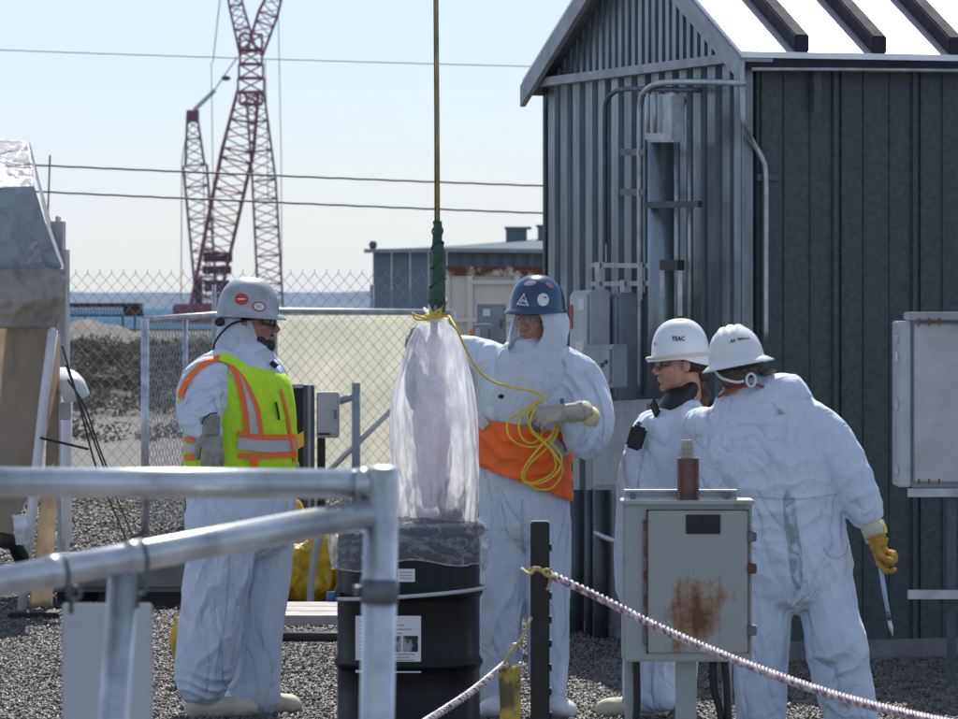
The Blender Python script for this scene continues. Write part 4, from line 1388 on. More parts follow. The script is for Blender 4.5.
# guy ropes
for (pts, lab) in [([(62, 345, Yn), (78, 400, 27.6), (97, 470, 27.8), (120, 525, 28.4), (128, 545, 28.6)], "left guy rope running down from the tent corner"),
                   ([(66, 365, Yn), (88, 425, 27.8), (108, 478, 28.1), (126, 520, 28.6), (134, 540, 28.9)], "right guy rope with a fuzzy knotted end by the tent"),
                   ([(68, 380, Yn), (84, 405, 27.7), (100, 450, 28), (112, 480, 28.2)], "short upper guy rope near the tent corner")]:
    o = MB().tube(smooth_path([P(*q) for q in pts]), .006, 6).build("guy_rope", cable_m, smooth=True)
    tag(o, lab, "rope", "tent guy ropes")
o = MB().tube([P(41, 438, Yn - .1), P(88, 449, Yn + .3)], .008, 6).build("bungee_cord", black_m)
tag(o, "black cord stretched sideways from the leaning tent pipe", "cord")

# concrete block & timbers
Yk_ = 28.2
blk = MB().box((P(45, 0, Yk_).x, Yk_, .10), (P(192, 0, Yk_).x, Yk_ + .9, P(0, 560, Yk_).z)).build("concrete_block", concrete_m, bevel=.03)
tag(blk, "grey concrete block lying on dark timbers behind the railing", "concrete block")
o = MB().box((P(98, 0, Yk_).x, Yk_ + .05, 0), (P(192, 0, Yk_).x, Yk_ + .2, .10)).build("dunnage_timber", timber_m)
tag(o, "dark timber under the front of the concrete block", "timber", "timbers under the concrete block")
o = MB().box((P(48, 0, Yk_).x, Yk_ + .6, 0), (P(192, 0, Yk_).x, Yk_ + .75, .10)).build("dunnage_timber", timber_m)
tag(o, "dark timber under the rear of the concrete block", "timber", "timbers under the concrete block")

# yellow wrapped equipment behind the drum
ye = thing("yellow_wrapped_bundle", P(312, 605, 28.6), "yellow plastic wrapped bundle under a grey strap behind the drum", "bundle")


def puff(name, c, rx, ry, rz, m, parent, amp=.12, freq=7, seed=0, nu=40, nv=26, flat=True):
    mb = MB().ell(c, rx, ry, rz, None, nu, nv)
    me = mb.mesh(name)
    for v in me.vertices:
        d = (v.co - Vector(c))
        k = noise.noise(v.co * freq + Vector((seed, 0, 0)))
        k2 = 1 - 2 * abs(noise.noise(v.co * freq * 2.1 + Vector((seed, 7, 0))))
        v.co = Vector(c) + d * (1 + amp * k + amp * .4 * k2)
        if flat:
            v.co.z = max(v.co.z, .005)
    return link(name, me, m, parent, smooth=True)


def ppuff(name, x0, y0, x1, y1, Y, ry, m, parent, **k):
    a, b_ = P(x0, y1, Y), P(x1, y0, Y)
    c = (a + b_) / 2
    return puff(name, c, abs(b_.x - a.x) / 2 * 1.1, ry, abs(b_.z - a.z) / 2 * 1.1, m, parent, **k)


ppuff("wrapped_bag", 280, 530, 335, 604, 28.7, .25, yellow_bag_m, ye, amp=.25, seed=3, flat=False)
ppuff("wrapped_bag", 308, 538, 372, 602, 28.9, .25, yellow_bag_m, ye, amp=.25, seed=8, flat=False)
ppuff("wrapped_bag", 266, 500, 306, 560, 29.2, .2, yellow_bag_m, ye, amp=.22, seed=11, flat=False)
MB().tube(smooth_path([P(322, 528, 28.3), P(315, 555, 28.25), P(311, 585, 28.25), P(310, 606, 28.25)]), .021, 10).build("strap_bar", ebox_m, ye, smooth=True)
MB().box((P(290, 0, 28.4).x, 28.25, P(0, 612, 28.4).z), (P(338, 0, 28.4).x, 28.9, P(0, 602, 28.4).z)).build("base_tray", black_m, ye)
o = MB()
for k in range(5):
    o2 = None
deck = thing("board_step", P(310, 628, 26.5), "pale boards laid on the gravel in front of the yellow bundle", "board")
for k in range(3):
    Yd = 27.6 - k * .42
    MB().box((P(262, 0, Yd).x, Yd - .20, .01), (P(345, 0, Yd).x, Yd + .19, .07)).build("plank", board_m, deck, bevel=.005)
o = ppuff("yellow_scrap", 173, 622, 192, 662, 22.4, .05, yellow_bag_m, None, amp=.3, seed=5)
tag(o, "crumpled yellow plastic on the gravel behind the vest worker's leg", "plastic sheet")
# black pipe raised on two blocks, with its shadow on the gravel
o = MB().tube([P(232, 637, 23.3), P(500, 637, 23.3)], .024, 12).build("black_pipe", black_m, smooth=True)
tag(o, "black pipe lying level above the gravel between the legs and the drum", "pipe")
for px in (245, 490):
    q = P(px, 0, 23.3)
    o = MB().box((q.x - .05, 23.22, 0), (q.x + .05, 23.4, P(0, 643, 23.3).z)).build("pipe_block", timber_m)
    tag(o, "dark block carrying the black pipe near the vest worker's boots" if px < 300 else "dark block carrying the black pipe behind the drum", "block", "blocks under the black pipe")
# yellow cord along the ground
pts = [P(-30, 653, 24.7), P(60, 655, 24.6), P(120, 660, 24.3), P(180, 661, 24.2), P(240, 662, 24.0), P(300, 660, 24.2), P(345, 655, 24.5), P(420, 655, 24.5)]
o = MB().tube(smooth_path(pts), .006, 6).build("ground_cord", yellow_rope_m, smooth=True)
tag(o, "thin yellow cord stretched low across the gravel", "cord")

# ================================================================== DRUM WITH LINER
Yd = 20.15
dc = P(408.5, 0, Yd)
drum = thing("steel_drum", (dc.x, Yd, 0), "black steel drum lined with a clear bag under the hanging load", "drum")
zt = P(0, 527, Yd - .28).z
s_ = (zt - .002) / .885
prof = [(.0, .012), (.282, .012), (.290, 0), (.296, .004), (.296, .02), (.288, .026)]
for zc in (.30, .60):
    prof += [(.287, zc - .035), (.291, zc - .022), (.299, zc - .010), (.301, zc), (.299, zc + .010), (.291, zc + .022), (.287, zc + .035)]
prof += [(.287, .80), (.284, .845), (.290, .862), (.297, .868), (.299, .876), (.297, .884), (.290, .886), (.284, .880), (.278, .86), (.276, .05), (.0, .05)]
prof = [(r_, z_ * s_) for r_, z_ in prof]
drum_m = mat("glossy_black_drum_paint", (.006, .007, .008), .3, var=.4, vscale=9, bump=.0006, bscale=50, stretch=(1, 1, .15), spec=.25)
MB().lathe((dc.x, Yd, 0), prof, 64).build("drum_body", drum_m, drum, smooth=True)
band = [(.300, 0), (.304, .004), (.304, .03), (.300, .034)]
# tilted hoop (loose ring) round the drum
cc = Vector((dc.x, Yd, P(0, 597, Yd - .3).z))
ring = [cc + Vector((.312 * math.cos(t), .312 * math.sin(t), .022 * math.cos(t) + .002)) for t in np.linspace(0, 2 * math.pi, 49)[:-1]]
MB().tube(ring, .0085, 8, closed=True).build("bolt_ring", lbox_m, drum, smooth=True)
MB().tube([cc + Vector((-.305, -.12, -.03)), cc + Vector((-.305, -.12, .01))], .022, 10).build("ring_lug", mat("blue_plastic", (.04, .12, .30), .4), drum, smooth=True)


def drum_patch(name, x0, y0, x1, y1, m, off=.003, rad=.288):
    vs, fs = [], []
    n_ = 12
    for i in range(n_ + 1):
        px = x0 + (x1 - x0) * i / n_
        X = (px - CX) * (Yd - .28) / F - dc.x
        X = max(-rad * .999, min(rad * .999, X))
        a = math.sqrt((rad + off) ** 2 - X * X)
        for py in (y0, y1):
            vs.append((dc.x + X, Yd - a, P(0, py, Yd - a).z))
    for i in range(n_):
        fs.append((2 * i, 2 * i + 1, 2 * i + 3, 2 * i + 2))
    me = bpy.data.meshes.new(name)
    me.from_pydata(vs, [], fs)
    return link(name, me, m, drum)


drum_patch("paper_notice", 355, 616, 421, 673, white_m, .004)
ink = mat("grey_print_ink", (.30, .31, .33), .8)
for k in range(4):
    drum_patch("printed_line", 359, 621 + k * 4, 398 + (k * 7) % 17, 622 + k * 4, ink, .005)
for k in range(6):
    drum_patch("printed_line", 359, 654 + k * 3, 415 - (k * 5) % 9, 655 + k * 3, ink, .005)
for k in range(5):
    drum_patch("printed_line", 359, 638 + k * 3.4, 374, 639 + k * 3.4, ink, .005)
photo_m = mat("dark_photo_print", (.34, .34, .35), .7, var=1, var_col=(.03, .03, .035), vscale=22, rlo=.45, rhi=.55)
drum_patch("printed_photo", 382, 636, 401, 652, photo_m, .005)
drum_patch("printed_photo", 403, 636, 418, 652, photo_m, .005)
drum_patch("small_label", 398, 569, 415, 582, white_m, .024)
for k in range(3):
    drum_patch("printed_line", 400, 572 + k * 3, 412, 572.8 + k * 3, ink, .0255)

film_clear = film("clear_liner_film", (.82, .88, .95), .26, .10, 6, (1, 1, 2.4), .68, 1.0, .62)
film_milky = film("milky_bag_film", (.93, .94, .97), .40, .22, 5, (1.3, 1.3, .5), .25, 1.0, .86)
# liner folded over the rim
vs, fs = [], []
nu, nv = 120, 16
for j in range(nv + 1):
    v = j / nv
    for i in range(nu):
        a = 2 * math.pi * i / nu
        hem = .172 + .022 * math.sin(a * 2 + 1.0) + .012 * math.sin(a * 5)
        z = zt + .012 - v * hem
        rr_ = .303 + .018 * math.sin(v * 3.1) * (1 + .5 * math.sin(a * 3)) + .010 * noise.noise(Vector((math.cos(a) * 5, math.sin(a) * 5, v * 5))) * v * 2
        rr_ += .005 * (1 - 2 * abs(noise.noise(Vector((math.cos(a) * 9, math.sin(a) * 9, v * 3)))))
        if j == 0:
            rr_ = .292
        vs.append((dc.x + rr_ * math.cos(a), Yd + rr_ * math.sin(a), z))
for j in range(nv):
    for i in range(nu):
        fs.append((j * nu + i, j * nu + (i + 1) % nu, (j + 1) * nu + (i + 1) % nu, (j + 1) * nu + i))
me = bpy.data.meshes.new("l"); me.from_pydata(vs, [], fs)
link("bag_liner", me, film_clear, drum, smooth=True)
hem = []
for i in range(120):
    a = 2 * math.pi * i / 120
    j = nv * nu + i
    hem.append(Vector(vs[j]))
MB().tube(hem, .0035, 6, closed=True).build("liner_hem", film("liner_hem_film", (.8, .82, .86), .35, .2, 30, (1, 1, 1), .4, .7, .8), drum, smooth=True)
# crumpled liner inside the rim
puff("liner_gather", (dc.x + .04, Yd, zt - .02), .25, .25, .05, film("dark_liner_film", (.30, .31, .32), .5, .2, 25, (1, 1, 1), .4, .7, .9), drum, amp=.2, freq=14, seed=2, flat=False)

# ================================================================== HANGING LOAD IN A BAG
Yb_ = 20.15
bag = thing("bagged_load", P(436, 530, Yb_), "translucent plastic bag with equipment inside hanging over the drum", "bag")
prof_b = [(316, 434, 8), (322, 434, 13), (332, 435, 21), (345, 435, 27), (365, 435, 32), (390, 434, 38), (415, 434, 40), (440, 434.5, 40), (462, 435, 40), (485, 436, 39), (505, 437, 37.5), (520, 438, 35), (531, 438, 31)]
prof_i = catmull(prof_b, 4)
vs, fs = [], []
nu = 160
for j, (py, cx, hw) in enumerate(prof_i):
    v = j / (len(prof_i) - 1)
    for i in range(nu):
        a = 2 * math.pi * i / nu
        ca, sa = math.cos(a), math.sin(a)
        fold = .5 * noise.noise(Vector((ca * 2.6, sa * 2.6, v * 1.1 + 3))) + .38 * (1 - 2 * abs(noise.noise(Vector((ca * 5, sa * 5, v * 1.6))))) + .16 * (1 - 2 * abs(noise.noise(Vector((ca * 11, sa * 11, v * 5)))))
        k = 1 + (fold + .35 * (1 - 2 * abs(noise.noise(Vector((ca * 3.1 + 5, sa * 3.1, v * 7)))))) * .16 * min(1, .45 + v)
        rx = hw * Yb_ / F * k
        ry = rx * .82
        c = P(cx, py, Yb_)
        vs.append((c.x + rx * ca, Yb_ + ry * sa, c.z + .004 * noise.noise(Vector((ca * 4, sa * 4, v * 20)))))
for j in range(len(prof_i) - 1):
    for i in range(nu):
        fs.append((j * nu + i, j * nu + (i + 1) % nu, (j + 1) * nu + (i + 1) % nu, (j + 1) * nu + i))
me = bpy.data.meshes.new("b"); me.from_pydata(vs, [], fs)
link("outer_bag", me, film_milky, bag, smooth=True)
# gathered neck above the tie
mbn = MB()
r2 = random.Random(4)
for k in range(9):
    a = k / 9 * 2 * math.pi
    c0 = P(434, 317, Yb_)
    mbn.tube([c0 + Vector((.018 * math.cos(a), .018 * math.sin(a), -.02)), c0 + Vector((.024 * math.cos(a), .024 * math.sin(a), .02)), c0 + Vector((.045 * math.cos(a), .04 * math.sin(a), .03 + .02 * r2.random()))], [.012, .010, .004], 6)
mbn.build("bag_neck", film_milky, bag, smooth=True)
inner_m = mat("pink_tinted_wrap", (.82, .78, .81), .5, var=1, var_col=(.78, .62, .66), vscale=5, bump=.01, bscale=16, transl=.3)
puff("inner_bundle", P(432, 420, Yb_ + .02), .075, .07, .34, inner_m, bag, amp=.3, freq=8, seed=6, flat=False)
puff("inner_bundle", P(452, 500, Yb_ + .02), .055, .06, .09, mat("dark_pump_metal", (.09, .08, .10), .4, var=.6, vscale=20), bag, amp=.3, freq=16, seed=9, flat=False)
puff("inner_bundle", P(418, 370, Yb_ + .02), .05, .05, .15, mat("grey_wrapped_metal", (.42, .42, .46), .5, var=.3, vscale=9), bag, amp=.3, freq=8, seed=12, flat=False)
MB().tube([P(434, 316, Yb_), P(435, 400, Yb_), P(440, 490, Yb_)], .016, 10).build("lift_tube", mat("grey_tube", (.35, .33, .36), .4), bag, smooth=True)

# green wrapped sling and rope above
sl = thing("lifting_sling", P(436, 316, Yb_), "green wrapped sling on a tan rope holding up the plastic bag", "sling")
gp = [(312, 437, 8.4), (300, 437, 8.8), (285, 437.5, 8), (270, 438, 7), (255, 438, 6), (240, 437.5, 5), (228, 437.5, 4.2), (221, 437.5, 4.6)]
ring_pts, ring_r = [], []
for q in catmull(gp, 5):
    ring_pts.append(P(q[1], q[0], Yb_)); ring_r.append(q[2] * Yb_ / F)
green_m = mat("dark_green_tape_wrap", (.025, .085, .05), .5, var=.5, vscale=22, bump=.006, bscale=40, stretch=(1, 1, 2.0), coat=.1)
mbg = MB().tube(ring_pts, ring_r, 20)
me = mbg.mesh("g")
for v in me.vertices:
    k = noise.noise(v.co * 22); v.co.x += .007 * k; v.co.y += .006 * noise.noise(v.co * 19 + Vector((9, 0, 0)))
link("tape_wrap", me, green_m, sl, smooth=True)
for (py, rr_) in [(300, 9.0), (283, 8.2), (264, 6.8), (246, 5.8), (231, 5.2)]:
    c = P(437.5, py, Yb_)
    MB().tube([c + Vector((rr_ * Yb_ / F * math.cos(t) * 1.02, rr_ * Yb_ / F * math.sin(t) * 1.02, .02 * math.cos(t + py))) for t in np.linspace(0, 2 * math.pi, 17)[:-1]], .004, 6, closed=True).build("tape_edge", green_m, sl, smooth=True)
MB().tube([P(437.5, 224, Yb_), P(437, 120, Yb_), P(436, 0, Yb_), P(433, -600, Yb_), P(430, -1500, Yb_)], .0105, 8).build("sling_rope", mat("tan_webbing_rope", (.42, .33, .15), .6, var=.5, vscale=40, stretch=(1, 1, .3)), sl, smooth=True)
MB().tube([P(435.2, 226, Yb_ - .004), P(435.0, 120, Yb_ - .004), P(434.2, 0, Yb_ - .004), P(431, -600, Yb_)], .0035, 6).build("sling_edge", black_m, sl, smooth=True)

# yellow tie round the neck
t_pts = [P(434, 317, Yb_) + Vector((.034 * math.cos(t), .034 * math.sin(t), .004 * math.sin(3 * t))) for t in np.linspace(0, 4 * math.pi, 30)]
for i, q in enumerate(t_pts):
    q.z += .006 * (i // 15)
mbk = MB().tube(t_pts, .0048, 8)
mbk.tube(smooth_path([P(412, 313, Yb_ - .05), P(420, 317, Yb_ - .06), P(430, 318, Yb_ - .06), P(436, 312, Yb_ - .07), P(441, 309, Yb_ - .07), P(437, 318, Yb_ - .07), P(430, 312, Yb_ - .06), P(440, 316, Yb_ - .06), P(449, 316, Yb_ - .05)]), .0045, 8)
mbk.tube(smooth_path([P(412, 313, Yb_ - .05), P(416, 319, Yb_ - .05), P(428, 320, Yb_ - .06)]), .0045, 8)
o = mbk.build("bag_tie", yellow_rope_m, smooth=True)
tag(o, "bright yellow rope tied round the neck of the plastic bag", "rope")

# ================================================================== PEOPLE
DG = bpy.context.evaluated_depsgraph_get


def remesh(me, voxel):
    o = bpy.data.objects.new("tmp", me)
    COL.objects.link(o)
    md = o.modifiers.new("r", 'REMESH')
    md.mode = 'VOXEL'
    md.voxel_size = voxel
    md.use_smooth_shade = True
    dg = bpy.context.evaluated_depsgraph_get()
    dg.update()
    out = bpy.data.meshes.new_from_object(o.evaluated_get(dg))
    bpy.data.objects.remove(o)
    return out


def get_co(me):
    c = np.empty(len(me.vertices) * 3, np.float32)
    me.vertices.foreach_get("co", c)
    return c.reshape(-1, 3).astype(float)


def set_co(me, c):
    me.vertices.foreach_set("co", c.astype(np.float32).reshape(-1))
    me.update()


def relax(me, it, lam=.5):
    c = get_co(me)
    e = np.empty(len(me.edges) * 2, np.int32)
    me.edges.foreach_get("vertices", e)
    e = e.reshape(-1, 2)
    deg = np.bincount(e.reshape(-1), minlength=len(c)).astype(float)
    deg[deg == 0] = 1
    for _ in range(it):
        s = np.stack([np.bincount(e[:, 0], c[e[:, 1], k], len(c)) + np.bincount(e[:, 1], c[e[:, 0], k], len(c)) for k in range(3)], 1)
        c += lam * (s / deg[:, None] - c)
    set_co(me, c)


def normals(me):
    nn = np.empty(len(me.vertices) * 3, np.float32)
    me.vertices.foreach_get("normal", nn)
    return nn.reshape(-1, 3).astype(float)


def to_px(c):
    return CX + F * c[:, 0] / c[:, 1], HY - F * (c[:, 2] - CAMH) / c[:, 1]


def vnoise(c, f, seed=0.0):
    s = Vector((seed, seed * .7, -seed))
    nz_ = noise.noise
    return np.array([nz_(Vector(p) * f + s) for p in c])


def wrinkle(me, folds, base=.004, bf=7, seed=0.0, aniso=(1, 1, .45), fine=.0):
    """cloth relief: broad crumple plus fold sets. fold = (px,py,rx,ry, fold-line angle deg, wavelength px, amplitude m)"""
    c = get_co(me)
    nn = normals(me)
    A = np.array(aniso)
    base = base * .7
    n1 = vnoise(c * A, bf, seed)
    n2 = vnoise(c * A, bf * 2.2, seed + 5)
    d = base * (n1 + .9 * (1 - 2.2 * np.abs(n2)))
    d -= .0045 * np.exp(-(np.abs(n2) / .05) ** 1.2)
    if fine:
        d += fine * (1 - 2 * np.abs(vnoise(c, bf * 5.5, seed + 9)))
    px, py = to_px(c)
    for (fx, fy, rx, ry, ang, wl, amp) in folds:
        wdw = np.exp(-((px - fx) / rx) ** 2 - ((py - fy) / ry) ** 2)
        a = math.radians(ang)
        ph = (-(px - fx) * math.sin(a) + (py - fy) * math.cos(a)) / wl * math.pi
        ph = ph + 2.6 * n1 + 1.2 * n2 + c[:, 1] * 5
        d += .85 * amp * wdw * (1 - 2 * np.abs(np.sin(ph)) ** .6)
    set_co(me, c + nn * d[:, None])


def limb(mb, pts, Y0, n=20, sub=5, cap=True, scale=1.0):
    """pts: (px, py, dY, half width px, half depth m) -> closed lofted tube with round ends"""
    q = catmull([(p[0], p[1], p[2], p[3], p[4]) for p in pts], sub)
    C = [P(a[0], a[1], Y0 + a[2]) for a in q]
    ra = [a[3] * (Y0 + a[2]) / F * scale for a in q]
    rb = [a[4] * scale for a in q]
    rings = []
    prev = None
    m = len(C)
    for i in range(m):
        t = (C[min(i + 1, m - 1)] - C[max(i - 1, 0)])
        t.normalize()
        a = t.cross(Vector((0, 1, 0)))
        if a.length < .35:
            a = prev - t * prev.dot(t) if prev is not None else t.cross(Vector((0, 0, 1)))
        a.normalize()
        if prev is not None and a.dot(prev) < 0:
            a = -a
        prev = a
        b = t.cross(a)
        rings.append((C[i], t, a, b, ra[i], rb[i]))
    full = []
    c, t, a, b, x, y = rings[0]
    for k in (80, 55, 28):
        s = math.radians(k)
        full.append((c - t * math.sin(s) * min(x, y) * .7, a, b, x * math.cos(s), y * math.cos(s)))
    for r_ in rings:
        full.append((r_[0], r_[2], r_[3], r_[4], r_[5]))
    c, t, a, b, x, y = rings[-1]
    for k in (28, 55, 80):
        s = math.radians(k)
        full.append((c + t * math.sin(s) * min(x, y) * .7, a, b, x * math.cos(s), y * math.cos(s)))
    vs, fs = [], []
    for (c, a, b, x, y) in full:
        for k in range(n):
            an = 2 * math.pi * k / n
            vs.append(c + a * x * math.cos(an) + b * y * math.sin(an))
    m = len(full)
    for i in range(m - 1):
        for k in range(n):
            fs.append((i * n + k, (i + 1) * n + k, (i + 1) * n + (k + 1) % n, i * n + (k + 1) % n))
    fs.append(tuple(range(n)))
    fs.append(tuple((m - 1) * n + k for k in reversed(range(n))))
    mb.add(vs, fs)
    return mb


def Mhead(hp):
    """head local (face -Y, X viewer's right when facing us, Z up) -> world. hp: px,py,Y,yaw,pitch,roll,scale"""
    return Matrix.Translation(P(hp['px'], hp['py'], hp['Y'])) @ Matrix.Rotation(R(hp['yaw']), 4, 'Z') @ Matrix.Rotation(R(hp.get('pitch', 0)), 4, 'X') @ Matrix.Rotation(R(hp.get('roll', 0)), 4, 'Y') @ Matrix.Scale(hp.get('s', 1.0), 4)


def xf(M, mb):
    mb.v = [tuple(M @ Vector(v)) for v in mb.v]
    return mb


def head_mb():
    mb = MB()
    E = mb.ell
    E((0, .018, .035), .076, .096, .085)
    E((0, -.028, -.022), .060, .064, .085)
    E((0, -.030, -.070), .052, .055, .042)
    E((0, -.074, -.098), .024, .022, .019)
    E((0, -.080, .028), .050, .014, .012)
    E((.040, -.058, -.020), .022, .026, .020)
    E((-.040, -.058, -.020), .022, .026, .020)
    E((0, -.060, .060), .056, .034, .040)
    mb.tube([(0, -.084, .016), (0, -.098, -.008), (0, -.112, -.030), (0, -.100, -.040)], [.0085, .010, .0135, .010], 10)
    E((.013, -.095, -.034), .010, .012, .009)
    E((-.013, -.095, -.034), .010, .012, .009)
    E((0, -.082, -.062), .028, .016, .014)
    E((0, -.0945, -.057), .021, .008, .0055)
    E((0, -.0925, -.070), .019, .009, .0065)
    E((.077, .012, -.008), .008, .017, .030)
    E((-.077, .012, -.008), .008, .017, .030)
    mb.tube([(0, .02, -.04), (0, .028, -.12), (0, .040, -.22)], [.058, .056, .064], 20)
    return mb


def body(parent, hp, torso_mb, m):
    """one continuous body: head, face, neck, slim trunk and limbs under the clothes"""
    mb = xf(Mhead(hp), head_mb())
    mb.add(torso_mb.v, torso_mb.f)
    me = remesh(mb.mesh("body"), .0042)
    relax(me, 2, .4)
    return link("body", me, m, parent, smooth=True)


def helmet(parent, hp, m, kind, brim_m=None, ridge=False, rim_col=None):
    """hard hat in head space; kind 'cap' (peak in front) or 'full' (brim all round)"""
    M = Mhead(hp)
    dz = hp.get('hz', .040)
    tilt = Matrix.Translation((0, 0, dz)) @ Matrix.Rotation(R(hp.get('htilt', 0)), 4, 'X') @ Matrix.Rotation(R(hp.get('hroll', 0)), 4, 'Y')
    MM = M @ tilt
    vs, fs = [], []
    nu, nv = 64, 22
    rx, ry, rz = hp.get('hx', .113), hp.get('hy', .137), hp.get('hh', .148)
    for j in range(nv + 1):
        th = (math.pi / 2) * (1 - j / nv)
        for i in range(nu):
            a = 2 * math.pi * i / nu
            k = math.cos(th) ** .82 if th < math.pi / 2 - 1e-6 else 0
            z = math.sin(th)
            x, y = rx * math.cos(a) * (1 if j == nv else k), ry * math.sin(a) * (1 if j == nv else k)
            x *= 1 if j < nv else 1
            zz = rz * z ** .95
            if ridge and zz > rz * .3:
                for x0 in (-.036, 0, .036):
                    g_ = math.exp(-((x - x0) / .010) ** 2) * min(1, (zz / rz - .3) * 3)
                    zz += .008 * g_
            vs.append((x, y - .0, zz))
    nu_ = nu
    for j in range(nv):
        for i in range(nu):
            fs.append((j * nu + i, (j + 1) * nu + i, (j + 1) * nu + (i + 1) % nu, j * nu + (i + 1) % nu))
    # brim ring(s)
    base = nv * nu
    k0 = len(vs)
    for (e_, dz_) in ((.35, -.004), (1.0, -.012), (1.0, -.017)):
        for i in range(nu):
            a = 2 * math.pi * i / nu
            front = max(0, -math.sin(a))
            if kind == 'full':
                wv = .036 + .020 * front ** 2
            else:
                wv = .006 + hp.get('peak', .024) * front ** 3.0
            x, y = (rx + wv * e_) * math.cos(a), (ry + wv * e_) * math.sin(a)
            z = dz_ - (.012 * e_ if kind == 'full' else .008 * front * e_)
            vs.append((x, y, z))
    for i in range(nu):
        i2 = (i + 1) % nu
        fs.append((base + i, k0 + i, k0 + i2, base + i2))
        fs.append((k0 + i, k0 + nu + i, k0 + nu + i2, k0 + i2))
        fs.append((k0 + nu + i, k0 + 2 * nu + i, k0 + 2 * nu + i2, k0 + nu + i2))
    me = bpy.data.meshes.new("hard_hat")
    me.from_pydata([tuple(MM @ Vector(v)) for v in vs], [], fs)
    me.update()
    o = link("hard_hat", me, m, parent, smooth=True)
    s_ = o.modifiers.new("s", 'SOLIDIFY'); s_.thickness = .003; s_.offset = -1
    # suspension band inside
    ring = [MM @ Vector(((rx - .012) * math.cos(a), (ry - .014) * math.sin(a), -.012)) for a in np.linspace(0, 2 * math.pi, 41)[:-1]]
    MB().tube(ring, .009, 6, closed=True).build("headband", hp.get('band', black_m), parent, smooth=True)
    return o, MM, me


def bvh_of(me, offset):
    vs = [v.co + offset for v in me.vertices]
    return BVHTree.FromPolygons(vs, [tuple(p.vertices) for p in me.polygons])


def project(bvh, px, py, off):
    o = Vector((0, 0, CAMH))
    d = Vector(((px - CX) / F, 1, -(py - HY) / F)).normalized()
    hit, nn, _, _ = bvh.ray_cast(o, d)
    if hit is None:
        return None
    return hit - d * off


def patch(name, bvh, poly_rows, m, parent, off=.003, thick=0.0):
    """grid of pixel points laid on the surface seen behind them"""
    vs, fs = [], []
    idx = {}
    last = None
    for j, row in enumerate(poly_rows):
        for i, (x, y) in enumerate(row):
            p = project(bvh, x, y, off)
            if p is None:
                p = P(x, y, last.y) if last is not None else None
            if p is None:
                continue
            last = p
            idx[(j, i)] = len(vs)
            vs.append(tuple(p))
    for j in range(len(poly_rows) - 1):
        for i in range(len(poly_rows[0]) - 1):
            k = [(j, i), (j, i + 1), (j + 1, i + 1), (j + 1, i)]
            if all(q in idx for q in k):
                ys_ = [vs[idx[q]][1] for q in k]
                if max(ys_) - min(ys_) < .13:
                    fs.append(tuple(idx[q] for q in k))
    me = bpy.data.meshes.new(name)
    me.from_pydata(vs, [], fs)
    o = link(name, me, m, parent, smooth=True)
    if thick:
        s_ = o.modifiers.new("s", 'SOLIDIFY'); s_.thickness = thick
    return o


def ribbon(name, bvh, line, width, m, parent, off=.004, across=5, step=2.0, sub=6):
    """band following a pixel polyline over the surface"""
    pts = catmull(line, sub)
    rows = []
    for i, p in enumerate(pts):
        t = pts[min(i + 1, len(pts) - 1)] - pts[max(i - 1, 0)]
        t = t[:2] / (np.linalg.norm(t[:2]) + 1e-9)
        nrm = np.array([-t[1], t[0]])
        w_ = p[2] if len(p) > 2 else width
        rows.append([tuple(p[:2] + nrm * w_ * (k / (across - 1) - .5)) for k in range(across)])
    return patch(name, bvh, rows, m, parent, off)


def disc(name, bvh, cx, cy, rx, ry, m, parent, off=.003, inner=0.0, rot=0.0):
    rows = []
    for k in (inner, (1 + inner) / 2, 1.0):
        row = []
        for i in range(25):
            a = 2 * math.pi * i / 24
            x, y = rx * k * math.cos(a), ry * k * math.sin(a)
            row.append((cx + x * math.cos(rot) - y * math.sin(rot), cy + x * math.sin(rot) + y * math.cos(rot)))
        rows.append(row)
    return patch(name, bvh, rows, m, parent, off)


def lettering(name, txt, bvh, px, py, hpx, m, parent, off=.004, slope=0.0, bold=0.0, sx=1.0, shear=0.0):
    """flat letters laid on the surface: px,py is the lower left corner"""
    cu = bpy.data.curves.new("t", 'FONT')
    cu.body = txt
    cu.size = 1.0
    cu.offset = bold
    cu.shear = shear
    cu.resolution_u = 2
    o = bpy.data.objects.new("t", cu)
    COL.objects.link(o)
    dg = bpy.context.evaluated_depsgraph_get(); dg.update()
    me = bpy.data.meshes.new_from_object(o.evaluated_get(dg))
    bpy.data.objects.remove(o)
    me2 = bpy.data.meshes.new(name)
    vs = []
    for v in me.vertices:
        x, y = v.co.x * hpx * 1.35 * sx, v.co.y * hpx * 1.35
        p = project(bvh, px + x, py - y + slope * x, off)
        vs.append(tuple(p if p is not None else P(px + x, py - y, 20.0)))
    me2.from_pydata(vs, [], [tuple(p.vertices) for p in me.polygons])
    return link(name, me2, m, parent)


